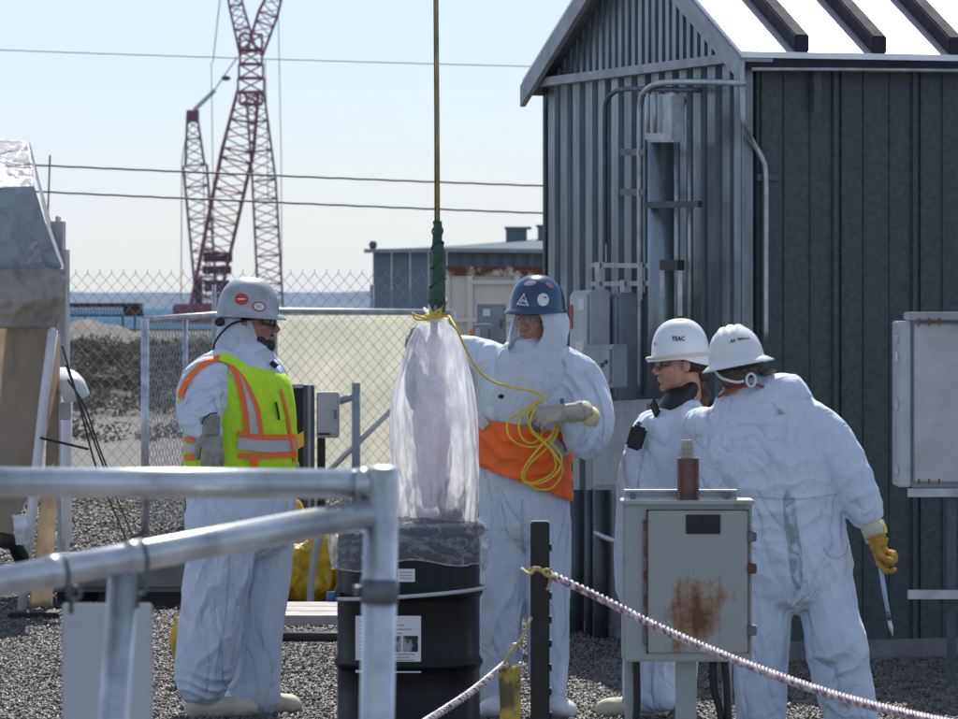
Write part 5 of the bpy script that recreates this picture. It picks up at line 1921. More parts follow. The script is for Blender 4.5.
def hood(parent, hp, m, pts, Y0, face=None, voxel=.006, folds=(), seed=1.0, hole=None, base=.003, extra=None):
    """hood and cape as one cloth shell; hole=(cx,cz,rx,rz) face opening in head space (facing -Y)"""
    mb = MB()
    for lp in pts:
        limb(mb, lp, Y0, 24)
    if extra:
        extra(mb)
    me = remesh(mb.mesh("hood"), voxel)
    relax(me, 6, .5)
    wrinkle(me, folds, base, 9, seed)
    relax(me, 1, .4)
    if hole:
        cx, cz, rx, rz = hole
        Mi = Mhead(hp).inverted()
        M = Mhead(hp)
        bm = bmesh.new(); bm.from_mesh(me)
        kill = []
        for v in bm.verts:
            q = Mi @ v.co
            if q.y < .02 and ((q.x - cx) / rx) ** 2 + ((q.z - cz) / rz) ** 2 < 1:
                kill.append(v)
        bmesh.ops.delete(bm, geom=kill, context='VERTS')
        for v in bm.verts:
            if v.is_boundary:
                q = Mi @ v.co
                k = math.hypot((q.x - cx) / rx, (q.z - cz) / rz)
                if k > 0:
                    q.x = cx + (q.x - cx) / k; q.z = cz + (q.z - cz) / k
                v.co = M @ q
        bm.to_mesh(me); bm.free()
    o = link("hood", me, m, parent, smooth=True)
    if hole:
        s_ = o.modifiers.new("s", 'SOLIDIFY'); s_.thickness = .004; s_.offset = 1
    return o


def garment(name, parent, limbs, Y0, m, voxel=.0065, folds=(), base=.004, seed=0.0, rel=8, fine=0.0, scale=1.0):
    mb = MB()
    for lp in limbs:
        limb(mb, lp, Y0, 22, scale=scale)
    me = remesh(mb.mesh(name), voxel)
    relax(me, rel, .5)
    wrinkle(me, folds, base, 6, seed, fine=fine)
    relax(me, 1, .15)
    bv = bvh_of(me, Vector((0, 0, 0)))
    return link(name, me, m, parent, smooth=True), bv


def glove(parent, wrist, dirv, palm_n, m, curls, side=1, s=1.0, spread=.12, thumb=(.6, .5, .35), cuff=.05, name="glove"):
    """hand: dirv to the fingertips, palm_n out of the palm; side=+1 thumb on the +(dir x palm) side.
    curls: four angles (deg) index..little at the knuckle; further joints bend in proportion"""
    d = Vector(dirv).normalized()
    pn = Vector(palm_n)
    pn = (pn - d * pn.dot(d)).normalized()
    sdv = d.cross(pn) * side
    W = Vector(wrist)
    mb = MB()

    def orient(c, ax, by, cz, rx, ry, rz):
        Mx = Matrix((ax, by, cz)).transposed()
        mb.ell(c, rx, ry, rz, Mx, 18, 12)
    orient(W + d * .055 * s, sdv, pn, d, .043 * s, .019 * s, .055 * s)
    orient(W + d * .080 * s, sdv, pn, d, .042 * s, .016 * s, .026 * s)
    mb.tube([W - d * cuff * s, W - d * .01, W + d * .025 * s], [.042 * s, .036 * s, .033 * s], 16)
    lens = [(.044, .027, .022), (.048, .030, .023), (.045, .028, .022), (.035, .022, .019)]
    for i in range(4):
        off = (.031 - i * .0207) * s
        b0 = W + d * (.088 - .004 * abs(i - 1.2)) * s + sdv * off
        fd = (d + sdv * spread * (1.5 - i) / 1.5).normalized()
        ang = R(curls[i])
        pts = [b0 - fd * .03 * s, b0]
        rr_ = [.0112 * s, .0115 * s]
        cur = 0.0
        p = b0
        for k, (ln_, fr_) in enumerate(zip(lens[i], (1.0, 1.15, .75))):
            cur += ang * fr_
            v = fd * math.cos(cur) + pn * math.sin(cur)
            p2 = p + v * ln_ * s
            pts.append((p + p2) / 2); rr_.append((.0112 - k * .0007) * s)
            pts.append(p2); rr_.append((.0115 - k * .0013) * s)
            p = p2
        pts.append(p + v * .004 * s); rr_.append(.006 * s)
        mb.tube(pts, rr_, 10)
    # thumb leaves the side of the palm near its base
    a_, b_, c_ = thumb
    t0 = W + d * .022 * s + sdv * .024 * s
    v1 = (d * .75 + sdv * a_ + pn * b_ * .6).normalized()
    v2 = (d * .95 + sdv * a_ * .35 + pn * b_).normalized()
    v3 = (d * 1.0 + sdv * (a_ * .1 - c_ * .5) + pn * (b_ + c_)).normalized()
    q1 = t0 + v1 * .042 * s; q2 = q1 + v2 * .034 * s; q3 = q2 + v3 * .027 * s
    mb.tube([t0 - v1 * .01, t0.lerp(q1, .5), q1, q1.lerp(q2, .5), q2, q2.lerp(q3, .6), q3], [.017 * s, .016 * s, .0145 * s, .0125 * s, .0135 * s, .012 * s, .007 * s], 10)
    me = remesh(mb.mesh(name), .0030)
    relax(me, 3, .5)
    c = get_co(me); nn = normals(me)
    dsp = .0012 * vnoise(c, 55, 2) + .0012 * (1 - 2 * np.abs(vnoise(c, 32, 7)))
    set_co(me, c + nn * dsp[:, None])
    return link(name, me, m, parent, smooth=True)


def boot(parent, px, py, Y, ang, m, s=1.0, name="boot"):
    """ankle at pixel; ang = heading in degrees (0 = away from us, 90 = to the picture's left)"""
    c = P(px, py, Y)
    f = Vector((-math.sin(R(ang)), math.cos(R(ang)), 0))
    mb = MB()
    base = Vector((c.x, c.y, 0))
    mb.tube([base + Vector((0, 0, .24)), base + Vector((0, 0, .12)), base + Vector((0, 0, .07)) + f * .01], [.062 * s, .060 * s, .055 * s], 16)
    Mx = Matrix((f, Vector((-f.y, f.x, 0)), Vector((0, 0, 1)))).transposed()
    mb.ell(base + f * .07 + Vector((0, 0, .045)), .15 * s, .052 * s, .048, Mx)
    mb.ell(base + f * .15 + Vector((0, 0, .042)), .07 * s, .054 * s, .044, Mx)
    mb.ell(base - f * .04 + Vector((0, 0, .045)), .05 * s, .045 * s, .05, Mx)
    me = remesh(mb.mesh(name), .006)
    relax(me, 4, .5)
    cc = get_co(me); cc[:, 2] = np.maximum(cc[:, 2], .004)
    nn = normals(me)
    dsp = .003 * vnoise(cc, 18, 3) + .002 * vnoise(cc, 45, 4)
    cc = cc + nn * dsp[:, None]
    cc[:, 2] = np.maximum(cc[:, 2], .003)
    set_co(me, cc)
    return link(name, me, m, parent, smooth=True)


# ------------------------------------------------------------ person 1: vest, grey hat, profile to the right
Y1 = 20.85
p1 = thing("person", (P(240, 0, Y1).x, Y1, 0), "person in white coveralls, lime and orange safety vest and grey hard hat, facing right", "person")
hp1 = dict(px=248.5, py=323, Y=Y1, yaw=86, pitch=-2, htilt=3, hz=.038, hx=.107, hy=.121, hh=.140, s=1.08, peak=.022)
tors = [(247, 352, 0, 24, .12), (246, 368, 0, 40, .19), (243, 395, 0, 50, .21), (241, 430, 0, 53, .21), (241, 465, 0, 54, .2), (241, 500, 0, 55, .2), (241, 530, 0, 55, .19)]
arm_n = [(224, 366, -.10, 20, .08), (207, 384, -.17, 27, .095), (200, 408, -.23, 25, .09), (203, 428, -.28, 20, .075), (211, 432, -.33, 14, .055)]
arm_f = [(255, 366, .17, 20, .08), (262, 400, .22, 20, .08), (268, 430, .22, 18, .07), (280, 450, .16, 13, .05)]
leg_n = [(221, 515, -.09, 37, .12), (220, 560, -.1, 35, .115), (214, 605, -.1, 33, .105), (207, 650, -.1, 32, .10), (203, 680, -.1, 29, .095), (204, 692, -.1, 24, .085)]
leg_f = [(259, 520, .09, 37, .12), (257, 570, .1, 35, .11), (254, 620, .1, 31, .10), (252, 665, .1, 30, .095), (250, 700, .1, 31, .09), (250, 708, .1, 27, .085)]
folds1 = [(205, 392, 22, 30, 155, 12, .010), (200, 425, 18, 14, 15, 9, .008),
          (215, 600, 30, 70, 118, 22, .012), (208, 685, 30, 14, 18, 11, .010), (255, 640, 26, 70, 104, 20, .010), (240, 540, 40, 30, 100, 24, .008), (205, 560, 14, 50, 70, 16, .008)]
CG, bv1 = garment("coverall", p1, [tors, arm_n, arm_f, leg_n, leg_f], Y1, suit_m, folds=folds1, base=.006, seed=1.3)
core = MB()
limb(core, [(247, 350, 0, 20, .09), (244, 400, 0, 36, .13), (241, 470, 0, 36, .13), (241, 530, 0, 38, .14)], Y1)
limb(core, [(224, 520, -.08, 20, .08), (214, 620, -.09, 16, .065), (206, 706, -.09, 11, .05)], Y1)
limb(core, [(256, 520, .08, 20, .08), (254, 620, .09, 16, .065), (250, 708, .09, 11, .05)], Y1)
limb(core, [(230, 366, -.08, 12, .05), (207, 400, -.2, 10, .045), (211, 430, -.32, 7.5, .032)], Y1)
limb(core, [(252, 366, .12, 12, .05), (262, 400, .2, 10, .045), (280, 449, .16, 8, .032)], Y1)
body(p1, hp1, core, skin2_m)
# beard
xfm = Mhead(hp1)
bd = MB()
bd.ell((0, -.066, -.088), .040, .036, .034).ell((0, -.088, -.052), .024, .012, .007).ell((.038, -.035, -.072), .020, .035, .030).ell((-.038, -.035, -.072), .020, .035, .030)
link("beard", remesh(xf(xfm, bd).mesh("b"), .005), hair_m, p1, smooth=True)
# hood: behind and around the head, cape over the shoulders
hood(p1, hp1, hood_m, [
    [(239, 316, 0, 19, .086), (239, 328, 0, 22, .096), (240, 342, 0, 25, .102), (243, 357, 0, 26, .12), (252, 371, -.01, 29, .15)],
    [(260, 377, -.02, 12, .10), (268, 382, -.03, 12, .10), (276, 387, -.04, 10, .07)],
], Y1, folds=[(240, 340, 20, 25, 45, 11, .005), (265, 372, 22, 12, 35, 10, .007)], seed=2.2)
hat1_m = mat("scuffed_silver_hat", (.42, .45, .48), .38, .25, var=.3, vscale=14, bump=.0005, bscale=60)
o, MM1, hme = helmet(p1, hp1, hat1_m, 'cap')
bh = bvh_of(hme, Vector(p1.location))
red_m = mat("red_sticker", (.55, .06, .03), .5, var=.2, vscale=40)
disc("round_sticker", bh, 241.5, 299, 6.8, 5.8, red_m, p1)
disc("sticker_bar", bh, 241.5, 299, 4.6, .8, white_m, p1, off=.005)
disc("oval_sticker_ring", bh, 259.2, 306.5, 7.0, 4.9, red_m, p1, inner=.78, rot=.12)
disc("oval_sticker", bh, 259.2, 306.5, 5.4, 3.7, white_m, p1, off=.0025, rot=.12)
lettering("sticker_text", "53", bh, 256.4, 308, 3.4, clamp_m, p1)
# chin strap and glasses
strap_pts = [Vector((.078, -.072, .022)), Vector((.086, -.01, .012)), Vector((.090, .05, .000)), Vector((.088, .095, -.035)), Vector((.070, .125, -.075)), Vector((.055, .135, -.115))]
strap_pts = [Vector((-p.x, p.y, p.z)) for p in strap_pts]


def side_pick(Mh, pts):
    """use the side of the head nearer to the camera"""
    w0 = Mh @ pts[0]
    w1 = Mh @ Vector((-pts[0].x, pts[0].y, pts[0].z))
    return pts if w0.y < w1.y else [Vector((-p.x, p.y, p.z)) for p in pts]


sp = [xfm @ p for p in side_pick(xfm, [Vector((p.x * 1.09, p.y, p.z)) for p in strap_pts])]
MB().tube(smooth_path(sp), .0048, 8).build("head_strap", black_m, p1, smooth=True)
MB().ell(xfm @ (side_pick(xfm, [Vector((.092, .10, .008))])[0]), .022, .014, .020).build("ratchet_knob", black_m, p1, smooth=True)


def glasses(parent, Mh, m_lens, m_frame):
    mb = MB()
    for sx in (1, -1):
        # wrap lens as thin curved block
        vs, fs = [], []
        for j in range(5):
            for i in range(9):
                a = (.12 + i / 8 * .95) * sx
                z = .020 - .038 * j / 4 * (1 - .25 * (i / 8))
                x, y = .074 * math.sin(a), -.030 - .076 * math.cos(a) * 1.0
                vs.append((x, y - .0, z))
        for j in range(4):
            for i in range(8):
                fs.append((j * 9 + i, j * 9 + i + 1, (j + 1) * 9 + i + 1, (j + 1) * 9 + i))
        mb.add(vs, fs)
    xf(Mh, mb)
    me = mb.mesh("l")
    o = link("lens", me, m_lens, parent, smooth=True)
    s_ = o.modifiers.new("s", 'SOLIDIFY'); s_.thickness = .002
    fr = MB()
    for sx in (1, -1):
        top = [Vector((.074 * math.sin(a * sx), -.031 - .077 * math.cos(a), .021)) for a in np.linspace(.02, 1.1, 8)]
        fr.tube(top, .0032, 6)
        fr.tube([top[-1], Vector((.083 * sx, -.02, .020)), Vector((.090 * sx, .02, .012))], .0042, 6)
    xf(Mh, fr)
    fr.build("glasses_frame", m_frame, parent, smooth=True)


dark_lens = mat("dark_glasses_lens", (.008, .008, .012), .08, spec=.8)
amber_lens = mat("brown_glasses_lens", (.05, .022, .01), .08, spec=.8)
glasses(p1, xfm, dark_lens, black_m)
# vest: trunk shell a little larger than the coverall
vt = [(247, 360, 0, 14, .12), (246, 370, 0, 42, .21), (243, 395, 0, 53, .228), (241, 430, 0, 57, .228), (241, 455, 0, 57.5, .222), (241, 466, 0, 57, .215)]
VG, bvv = garment("safety_vest", p1, [vt], Y1, lime_m, folds=[(265, 430, 30, 40, 80, 16, .006)], base=.004, seed=4)
# union of vest and coverall so that bands over the shoulder lie on whichever is outermost
vest_o = VG
me = vest_o.data
allv = [Vector(v.co) + Vector(p1.location) for v in me.vertices]
polys = [tuple(p.vertices) for p in me.polygons]
k0 = len(allv)
cov = CG.data
allv += [Vector(v.co) + Vector(p1.location) for v in cov.vertices]
polys += [tuple(i + k0 for i in p.vertices) for p in cov.polygons]
bvu = BVHTree.FromPolygons(allv, polys)
rb_ = lambda nm, ln_, w_, m_, off=.006: ribbon(nm, bvu, ln_, w_, m_, p1, off, across=7)
# armhole, front band, shoulder band (pixel lines read off the photograph)
rb_("vest_edging", [(180, 398), (184, 385), (194, 372), (208, 361), (222, 358), (231, 364), (238, 380), (243, 400), (246, 420), (247, 436)], 6.0, orange_tape, .010)
rb_("vest_edging", [(178, 402), (181, 388), (190, 374), (203, 363), (213, 359)], 3.2, lime_m, .005)
rb_("reflective_stripe", [(233, 367), (239, 376), (245, 392), (251, 412), (254, 436)], 12, silver_m, .008)
rb_("vest_edging", [(240, 369), (245, 378), (251, 392), (258, 412), (262, 438)], 4.6, orange_tape, .011)
rb_("vest_panel", [(220, 356), (236, 362), (248, 374), (258, 392), (266, 412)], 9.0, lime_m, .012)
rb_("vest_edging", [(237, 433), (250, 436), (262, 437), (283, 437), (296, 437)], 5.2, orange_tape, .012)
rb_("reflective_stripe", [(238, 443), (262, 446), (283, 446), (297, 445)], 12, silver_m, .009)
rb_("vest_edging", [(238, 455), (250, 456), (266, 456), (283, 455), (297, 454)], 5.5, orange_tape, .012)
rb_("vest_edging", [(252, 456), (254, 462), (255, 468)], 7, orange_tape, .014)
rb_("vest_edging", [(184, 438), (190, 440), (195, 441)], 6, orange_tape, .012)
rb_("reflective_stripe", [(184, 447), (190, 448), (195, 449)], 9, silver_m, .010)
rb_("vest_edging", [(184, 458), (192, 457), (199, 457)], 6, orange_tape, .012)
rb_("vest_edging", [(281, 389), (287, 412), (291, 436), (295, 462)], 2.6, orange_tape, .012)
rb_("vest_zip", [(276, 402), (278, 412), (279, 420)], 2.2, black_m, .014)
MB().tube([P(271, 362, Y1 - .13), P(277, 367, Y1 - .13)], .010, 8).build("collar_clip", black_m, p1)
glove(p1, P(211, 430, Y1 - .35), (.10, -.25, -1), (-.2, 1, -.15), rubber_glove_m, (14, 20, 22, 26), side=-1, s=1.06, spread=.16)
glove(p1, P(281, 452, Y1 + .15), (.6, -.4, -.5), (0, -.3, -.8), rubber_glove_m, (40, 45, 45, 45), side=1)
MB().tube([P(x, y, Y1 - .395 + .0) for x, y in [(202, 424), (204, 418), (210, 414), (217, 413)]], .003, 6).build("cuff_elastic", black_m, p1)
boot(p1, 206, 705, Y1 - .1, -80, cream_m)
boot(p1, 251, 708, Y1 + .1, -75, cream_m)
bdg = MB().obox(P(297, 450, Y1 - .12), Vector((.030, .0, .018)), Vector((0, .003, 0)), Vector((-.002, 0, .062))).build("id_badge", mat("orange_yellow_badge", (.85, .45, .03), .5), None, bevel=.002)
tag(bdg, "orange yellow badge clipped to the front of the lime vest", "badge")
bvb = None
for k in range(3):
    pass

# ------------------------------------------------------------ person 2: blue hat, orange vest band, holding yellow rope
Y2 = 20.9
p2 = thing("person", (P(525, 0, Y2).x, Y2, 0), "person in white coveralls with orange vest and blue hard hat, hand full of yellow rope", "person")
hp2 = dict(px=537.5, py=317.5, Y=Y2, yaw=-36, pitch=5, roll=2, hz=.040, hx=.108, hy=.121, hh=.132, htilt=-4, s=1.04, peak=.036)
tors = [(533, 352, 0, 24, .12), (530, 366, 0, 44, .15), (527, 385, 0, 50, .17), (524, 420, 0, 46, .175), (523, 455, 0, 46, .175), (524, 490, 0, 46, .17), (525, 525, 0, 46, .16)]
arm_l = [(558, 362, 0, 20, .09), (577, 378, -.02, 24, .095), (588, 400, -.05, 24, .095), (590, 425, -.10, 24, .095), (586, 438, -.16, 23, .085), (578, 432, -.22, 18, .065), (572, 421, -.26, 12, .05)]
arm_r = [(497, 362, 0, 19, .085), (475, 356, .02, 19, .08), (448, 352, .05, 17, .075), (428, 354, .02, 15, .065), (418, 354, -.03, 12, .05)]
leg_a = [(503, 522, 0, 26, .13), (502, 570, 0, 24, .115), (500, 620, 0, 23, .105), (498, 665, 0, 23, .10), (499, 697, 0, 21, .09)]
leg_b = [(546, 522, 0, 25, .13), (547, 565, -.02, 24, .115), (548, 610, -.03, 22.5, .105), (548, 655, -.03, 21, .095), (549, 690, -.03, 18, .085)]
folds2 = [(590, 410, 24, 40, 60, 13, .008), (560, 375, 26, 24, 35, 13, .007), (500, 610, 26, 90, 96, 15, .012), (548, 600, 20, 80, 84, 15, .010), (588, 440, 20, 16, 120, 9, .007), (470, 355, 40, 12, 170, 13, .006), (510, 500, 20, 25, 80, 14, .006)]
_, bv2 = garment("coverall", p2, [tors, arm_l, arm_r, leg_a, leg_b], Y2, suit_m, folds=folds2, base=.005, seed=6.1)
core = MB()
limb(core, [(534, 350, 0, 18, .09), (527, 400, 0, 34, .12), (524, 470, 0, 34, .12), (525, 525, 0, 36, .12)], Y2)
limb(core, [(505, 522, 0, 17, .08), (501, 620, 0, 14, .065), (499, 705, 0, 10, .05)], Y2)
limb(core, [(546, 522, 0, 17, .08), (548, 620, -.02, 13, .065), (549, 705, -.03, 10, .05)], Y2)
limb(core, [(552, 364, 0, 12, .05), (585, 400, -.05, 12, .05), (588, 430, -.13, 11, .045), (572, 420, -.26, 7.5, .03)], Y2)
limb(core, [(505, 364, 0, 12, .05), (450, 352, .05, 9, .04), (418, 353, -.03, 7.5, .03)], Y2)
body(p2, hp2, core, skin_m)
xfm = Mhead(hp2)
for sx in (1, -1):
    MB().ell(xfm @ Vector((.030 * sx, -.0835, .000)), .0105, .005, .0048).build("eye", white_plastic, p2, smooth=True)
    MB().ell(xfm @ Vector((.030 * sx, -.0890, .000)), .005, .003, .005).build("iris", black_m, p2, smooth=True)
    MB().tube([xfm @ Vector((.014 * sx, -.093, .024)), xfm @ Vector((.032 * sx, -.092, .030)), xfm @ Vector((.050 * sx, -.082, .024))], .0042, 6).build("eyebrow", hair_m, p2, smooth=True)
MB().ell(xfm @ Vector((0, -.098, -.0645)), .019, .004, .002, xfm.to_3x3()).build("mouth_line", mat("dark_lip", (.12, .04, .035), .5), p2, smooth=True)
clear_lens = film("clear_glasses_lens", (.6, .62, .65), .12, .05, 5, (1, 1, 1), .3, .7, .3)
glasses(p2, xfm, clear_lens, black_m)
hood_l = [
    [(541, 308, 0, 21, .10), (540, 322, 0, 27, .115), (538, 338, 0, 29, .120), (535, 352, 0, 30, .125), (531, 366, -.02, 38, .15), (526, 384, -.04, 40, .145), (521, 404, -.06, 34, .132), (517, 425, -.08, 24, .12), (515, 440, -.10, 15, .09)],
    [(556, 314, .03, 9, .07), (560, 326, .04, 9, .08), (556, 340, .03, 9, .07)],
]
hood(p2, hp2, hood_m, hood_l, Y2, folds=[(515, 380, 30, 40, 95, 13, .006), (550, 360, 20, 20, 45, 11, .006), (548, 330, 16, 20, 80, 9, .004)], seed=3.4, hole=(.010, -.040, .073, .088))
blue_hat = mat("navy_blue_hat", (.012, .055, .135), .22, var=.15, vscale=12, coat=.3)
o, MM2, hme = helmet(p2, hp2, blue_hat, 'cap')
bh = bvh_of(hme, Vector(p2.location))
disc("round_sticker", bh, 543.2, 299.6, 5.8, 6.4, white_m, p2)
disc("sticker_print", bh, 545.4, 297.4, 1.8, .9, mat("blue_print", (.05, .13, .40), .5), p2, off=.005)


def tri(name, bvh, pts, m, parent, off):
    a, b_, c = [np.array(q, float) for q in pts]
    rows = [[tuple(a + (b_ - a) * u + (c - b_) * u * v) for v in np.linspace(0, 1, 5)] for u in np.linspace(0.001, 1, 6)]
    return patch(name, bvh, rows, m, parent, off)


tri("triangle_sticker", bh, [(524, 293), (516, 304.6), (529, 306)], white_m, p2, .003)
tri("triangle_print", bh, [(523.9, 295), (518, 303.6), (527.3, 304.8)], mat("blue_print", (.05, .13, .40), .5), p2, .005)
disc("sticker_dot", bh, 523.8, 296.8, 1.3, 1.0, red_m, p2, off=.007)
ribbon("sticker_stroke", bh, [(520.6, 303), (522.4, 299.6), (524.2, 301.6), (525.4, 300.4), (526.2, 303.6)], 1.0, white_m, p2, .0075)
disc("faded_sticker", bh, 530, 283.2, 6.2, 2.4, mat("faded_mauve_sticker", (.42, .33, .45), .4), p2, rot=-.15)
disc("faded_sticker", bh, 549.5, 285.0, 4.6, 2.0, mat("faded_red_sticker", (.42, .16, .18), .4), p2, rot=.6)
# orange vest round the waist
vt2 = [(523, 404, .0, 47, .185), (523, 430, 0, 50, .212), (523, 455, 0, 49.5, .218), (523.5, 480, 0, 49, .215), (524, 505, 0, 50, .2)]
VG2, bvv = garment("safety_vest", p2, [vt2], Y2, orange_m, folds=[(500, 450, 40, 40, 28, 18, .012), (550, 470, 30, 40, -20, 15, .010)], base=.007, seed=8)


def trim(o, pa, pb, parent, keep_upper=True):
    """cut a garment along a straight hem"""
    a, b_ = P(*pa, 20), P(*pb, 20)
    c = Vector((0, 0, CAMH))
    nrm = (a - c).cross(b_ - c).normalized()
    if nrm.z < 0:
        nrm = -nrm
    if keep_upper:
        nrm = -nrm
    bm = bmesh.new(); bm.from_mesh(o.data)
    off = Vector(parent.location)
    bmesh.ops.bisect_plane(bm, geom=bm.verts[:] + bm.edges[:] + bm.faces[:], plane_co=a - off, plane_no=nrm, clear_outer=True)
    bm.to_mesh(o.data); bm.free()
    shade(o.data, True)


trim(VG2, (477, 466), (566, 499), p2)
trim(VG2, (477, 418), (570, 434), p2, False)
s_ = VG2.modifiers.new("s", 'SOLIDIFY'); s_.thickness = .004
# white lower torso cloth swag in front covers the vest below a slanting line; bib in front above
ribbon("reflective_stripe", bvv, [(478, 417), (481, 421), (486, 427)], 10, silver_m, p2, .006)
ribbon("reflective_stripe", bvv, [(549, 440), (558, 447), (566, 456)], 11, silver_m, p2, .006)
ribbon("reflective_stripe", bvv, [(563, 437), (566, 443), (567, 452)], 5, clamp_m, p2, .008)
MB().ell(P(501, 396.5, Y2 - .235), .013, .008, .010).build("hood_toggle", black_m, p2, smooth=True)
ribbon("seam", bvh_of([o for o in p2.children if o.name.startswith("hood")][0].data, Vector(p2.location)), [(522, 352), (521, 375), (519, 400), (517, 428)], 1.3, suit_m, p2, .003)
glove(p2, P(571, 412, Y2 - .33), (-1, -.05, -.10), (0, .75, -.65), pale_glove_m, (16, 24, 30, 34), side=-1, s=1.05, spread=.10, thumb=(.35, .8, .5), cuff=.045)
MB().tube([P(585, 411, Y2 - .26), P(574, 412, Y2 - .32)], [.043, .036], 16).build("glove_cuff", pale_glove_m, p2, smooth=True)
MB().tube([P(590, 418, Y2 - .21), P(580, 415, Y2 - .27)], [.05, .046], 16).build("yellow_cuff_tape", mat("pale_yellow_tape", (.66, .58, .30), .6), p2, smooth=True)
MB().ell(P(562, 401, Y2 - .375), .009, .004, .012).build("glove_badge", clamp_m, p2, smooth=True)
glove(p2, P(411, 360, Y2 - .06), (-.1, -.2, 1), (1, 0, 0), rubber_glove_m, (30, 34, 36, 40), side=1, s=.98)
tape_y = mat("tan_ankle_tape", (.45, .36, .18), .7, var=.3, vscale=20)
for (px, Yq_) in ((499, Y2), (549, Y2 - .03)):
    MB().tube([P(px, 690, Yq_), P(px, 703, Yq_)], .062, 20).build("ankle_tape", tape_y, p2, smooth=True)
boot(p2, 499, 705, Y2, 168, white_plastic, name="boot")
boot(p2, 551, 705, Y2 - .03, 200, white_plastic, name="boot")

# yellow rope from the bag tie to the hand, and the coil in the hand
rp = MB()
rp.tube(smooth_path([P(449, 316, 20.10), P(458, 332, 20.0), P(466, 350, 20.15), P(478, 370, 20.4), (P(492, 381, 20.55)), P(510, 387, 20.6), P(528, 390, 20.58), P(540, 394, 20.57), P(548, 400, 20.56)]), .0048, 8)
YR = 20.60


def loop(pts, r=.0042, dy=0.0):
    return rp.tube(smooth_path([P(x, y, YR + dy + .02 * math.sin(i * 1.3)) for i, (x, y) in enumerate(pts)], 8), r, 8)


loop([(545, 400), (530, 408), (521, 417), (519, 430), (524, 440), (533, 443), (541, 436), (545, 424), (550, 408)], dy=0)
loop([(540, 400), (520, 412), (508, 422), (509, 436), (520, 445), (536, 447), (552, 440), (556, 425), (553, 408)], dy=.015)
loop([(552, 405), (556, 418), (552, 434), (541, 446), (528, 462), (522, 474), (525, 483), (538, 484), (551, 478), (560, 468), (561, 455), (550, 442), (538, 436), (530, 424), (535, 408)], dy=-.01)
loop([(546, 405), (538, 425), (541, 440), (552, 452), (556, 466), (549, 476), (532, 483), (524, 478), (530, 464), (545, 450), (556, 436), (558, 420), (555, 408)], dy=.01)
loop([(537, 402), (528, 416), (532, 432), (548, 446), (560, 462), (562, 474), (552, 488), (536, 489), (528, 482)], dy=-.015)
o = rp.build("coiled_rope", yellow_rope_m, smooth=True)
tag(o, "yellow rope running from the bag to a loose coil in the gloved hand", "rope")
rc = MB().tube([P(530, 425, YR - .02), P(540, 432, YR - .02)], .0085, 8).build("rope_clip", clamp_m, smooth=True)
tag(rc, "small dark clip hanging in the coil of yellow rope", "clip")

# ------------------------------------------------------------ person 3: white hat, profile to the left, radio
Y3 = 20.85
p3 = thing("person", (P(665, 0, Y3).x, Y3, 0), "person in white coverall facing left with dark collar, ponytail and shoulder radio", "person")
hp3 = dict(px=681, py=363, Y=Y3, yaw=-84, pitch=3, hz=.036, hx=.112, hy=.122, hh=.150, htilt=0, peak=.014)
tors = [(686, 408, 0, 20, .12), (682, 422, 0, 34, .17), (674, 440, 0, 44, .2), (664, 475, 0, 46, .2), (661, 515, 0, 46, .19), (660, 560, 0, 46, .18), (660, 590, 0, 45, .18)]
arm_n = [(690, 420, -.12, 20, .08), (693, 450, -.19, 22, .085), (694, 490, -.22, 20, .08), (685, 530, -.24, 18, .07), (676, 560, -.26, 14, .055)]
arm_f = [(680, 420, .15, 20, .08), (676, 460, .2, 20, .08), (668, 510, .22, 18, .07), (655, 545, .2, 14, .055)]
leg_n = [(660, 580, -.08, 38, .12), (656, 630, -.09, 34, .11), (652, 670, -.09, 30, .10), (650, 700, -.09, 28, .09)]
leg_f = [(668, 580, .08, 36, .12), (668, 630, .1, 32, .11), (668, 670, .1, 30, .10), (668, 700, .1, 27, .09)]
folds3 = [(640, 460, 30, 50, 110, 16, .006), (640, 520, 30, 60, 80, 18, .006), (690, 470, 20, 50, 95, 12, .006), (655, 660, 30, 40, 95, 14, .007)]
_, bv3 = garment("coverall", p3, [tors, arm_n, arm_f, leg_n, leg_f], Y3, suit_m, folds=folds3, base=.004, seed=11.7)
core = MB()
limb(core, [(687, 400, 0, 16, .08), (680, 440, 0, 30, .12), (664, 500, 0, 32, .12), (662, 580, 0, 34, .12)], Y3)
limb(core, [(660, 580, -.08, 20, .08), (653, 660, -.09, 15, .06), (650, 710, -.09, 10, .045)], Y3)
limb(core, [(666, 580, .08, 20, .08), (668, 660, .1, 15, .06), (668, 710, .1, 10, .045)], Y3)
limb(core, [(690, 424, -.1, 11, .045), (693, 480, -.2, 10, .045), (677, 558, -.26, 7.5, .03)], Y3)
limb(core, [(682, 424, .12, 11, .045), (672, 500, .2, 10, .045), (656, 543, .2, 7.5, .03)], Y3)
body(p3, hp3, core, skin_m)
xfm = Mhead(hp3)
hm_ = MB()
hm_.ell((0, .050, .010), .080, .066, .060).ell((0, .085, -.035), .045, .035, .055).ell((.070, .018, .028), .012, .03, .030).ell((-.070, .018, .028), .012, .03, .030)
me = remesh(xf(xfm, hm_).mesh("h"), .005)
c = get_co(me); nn = normals(me)
set_co(me, c + nn * (.004 * (1 - 2 * np.abs(vnoise(c * np.array([1, 1, .4]), 60, 1))))[:, None])
link("hair", me, hair_m, p3, smooth=True)
pt_ = MB()
r3 = random.Random(9)
for k in range(26):
    a, b2 = r3.uniform(-1, 1), r3.uniform(-1, 1)
    pt_.tube(smooth_path([P(699 + a * 3, 376 + b2 * 3, Y3 + b2 * .02), P(704 + a * 3, 388, Y3 + b2 * .02), P(706 + a * 4, 400 + b2 * 3, Y3 - .02 + b2 * .02), P(703 + a * 5, 411 + 6 * b2, Y3 - .03 + a * .02)]), [.0045] * 18 + [.001], 5)
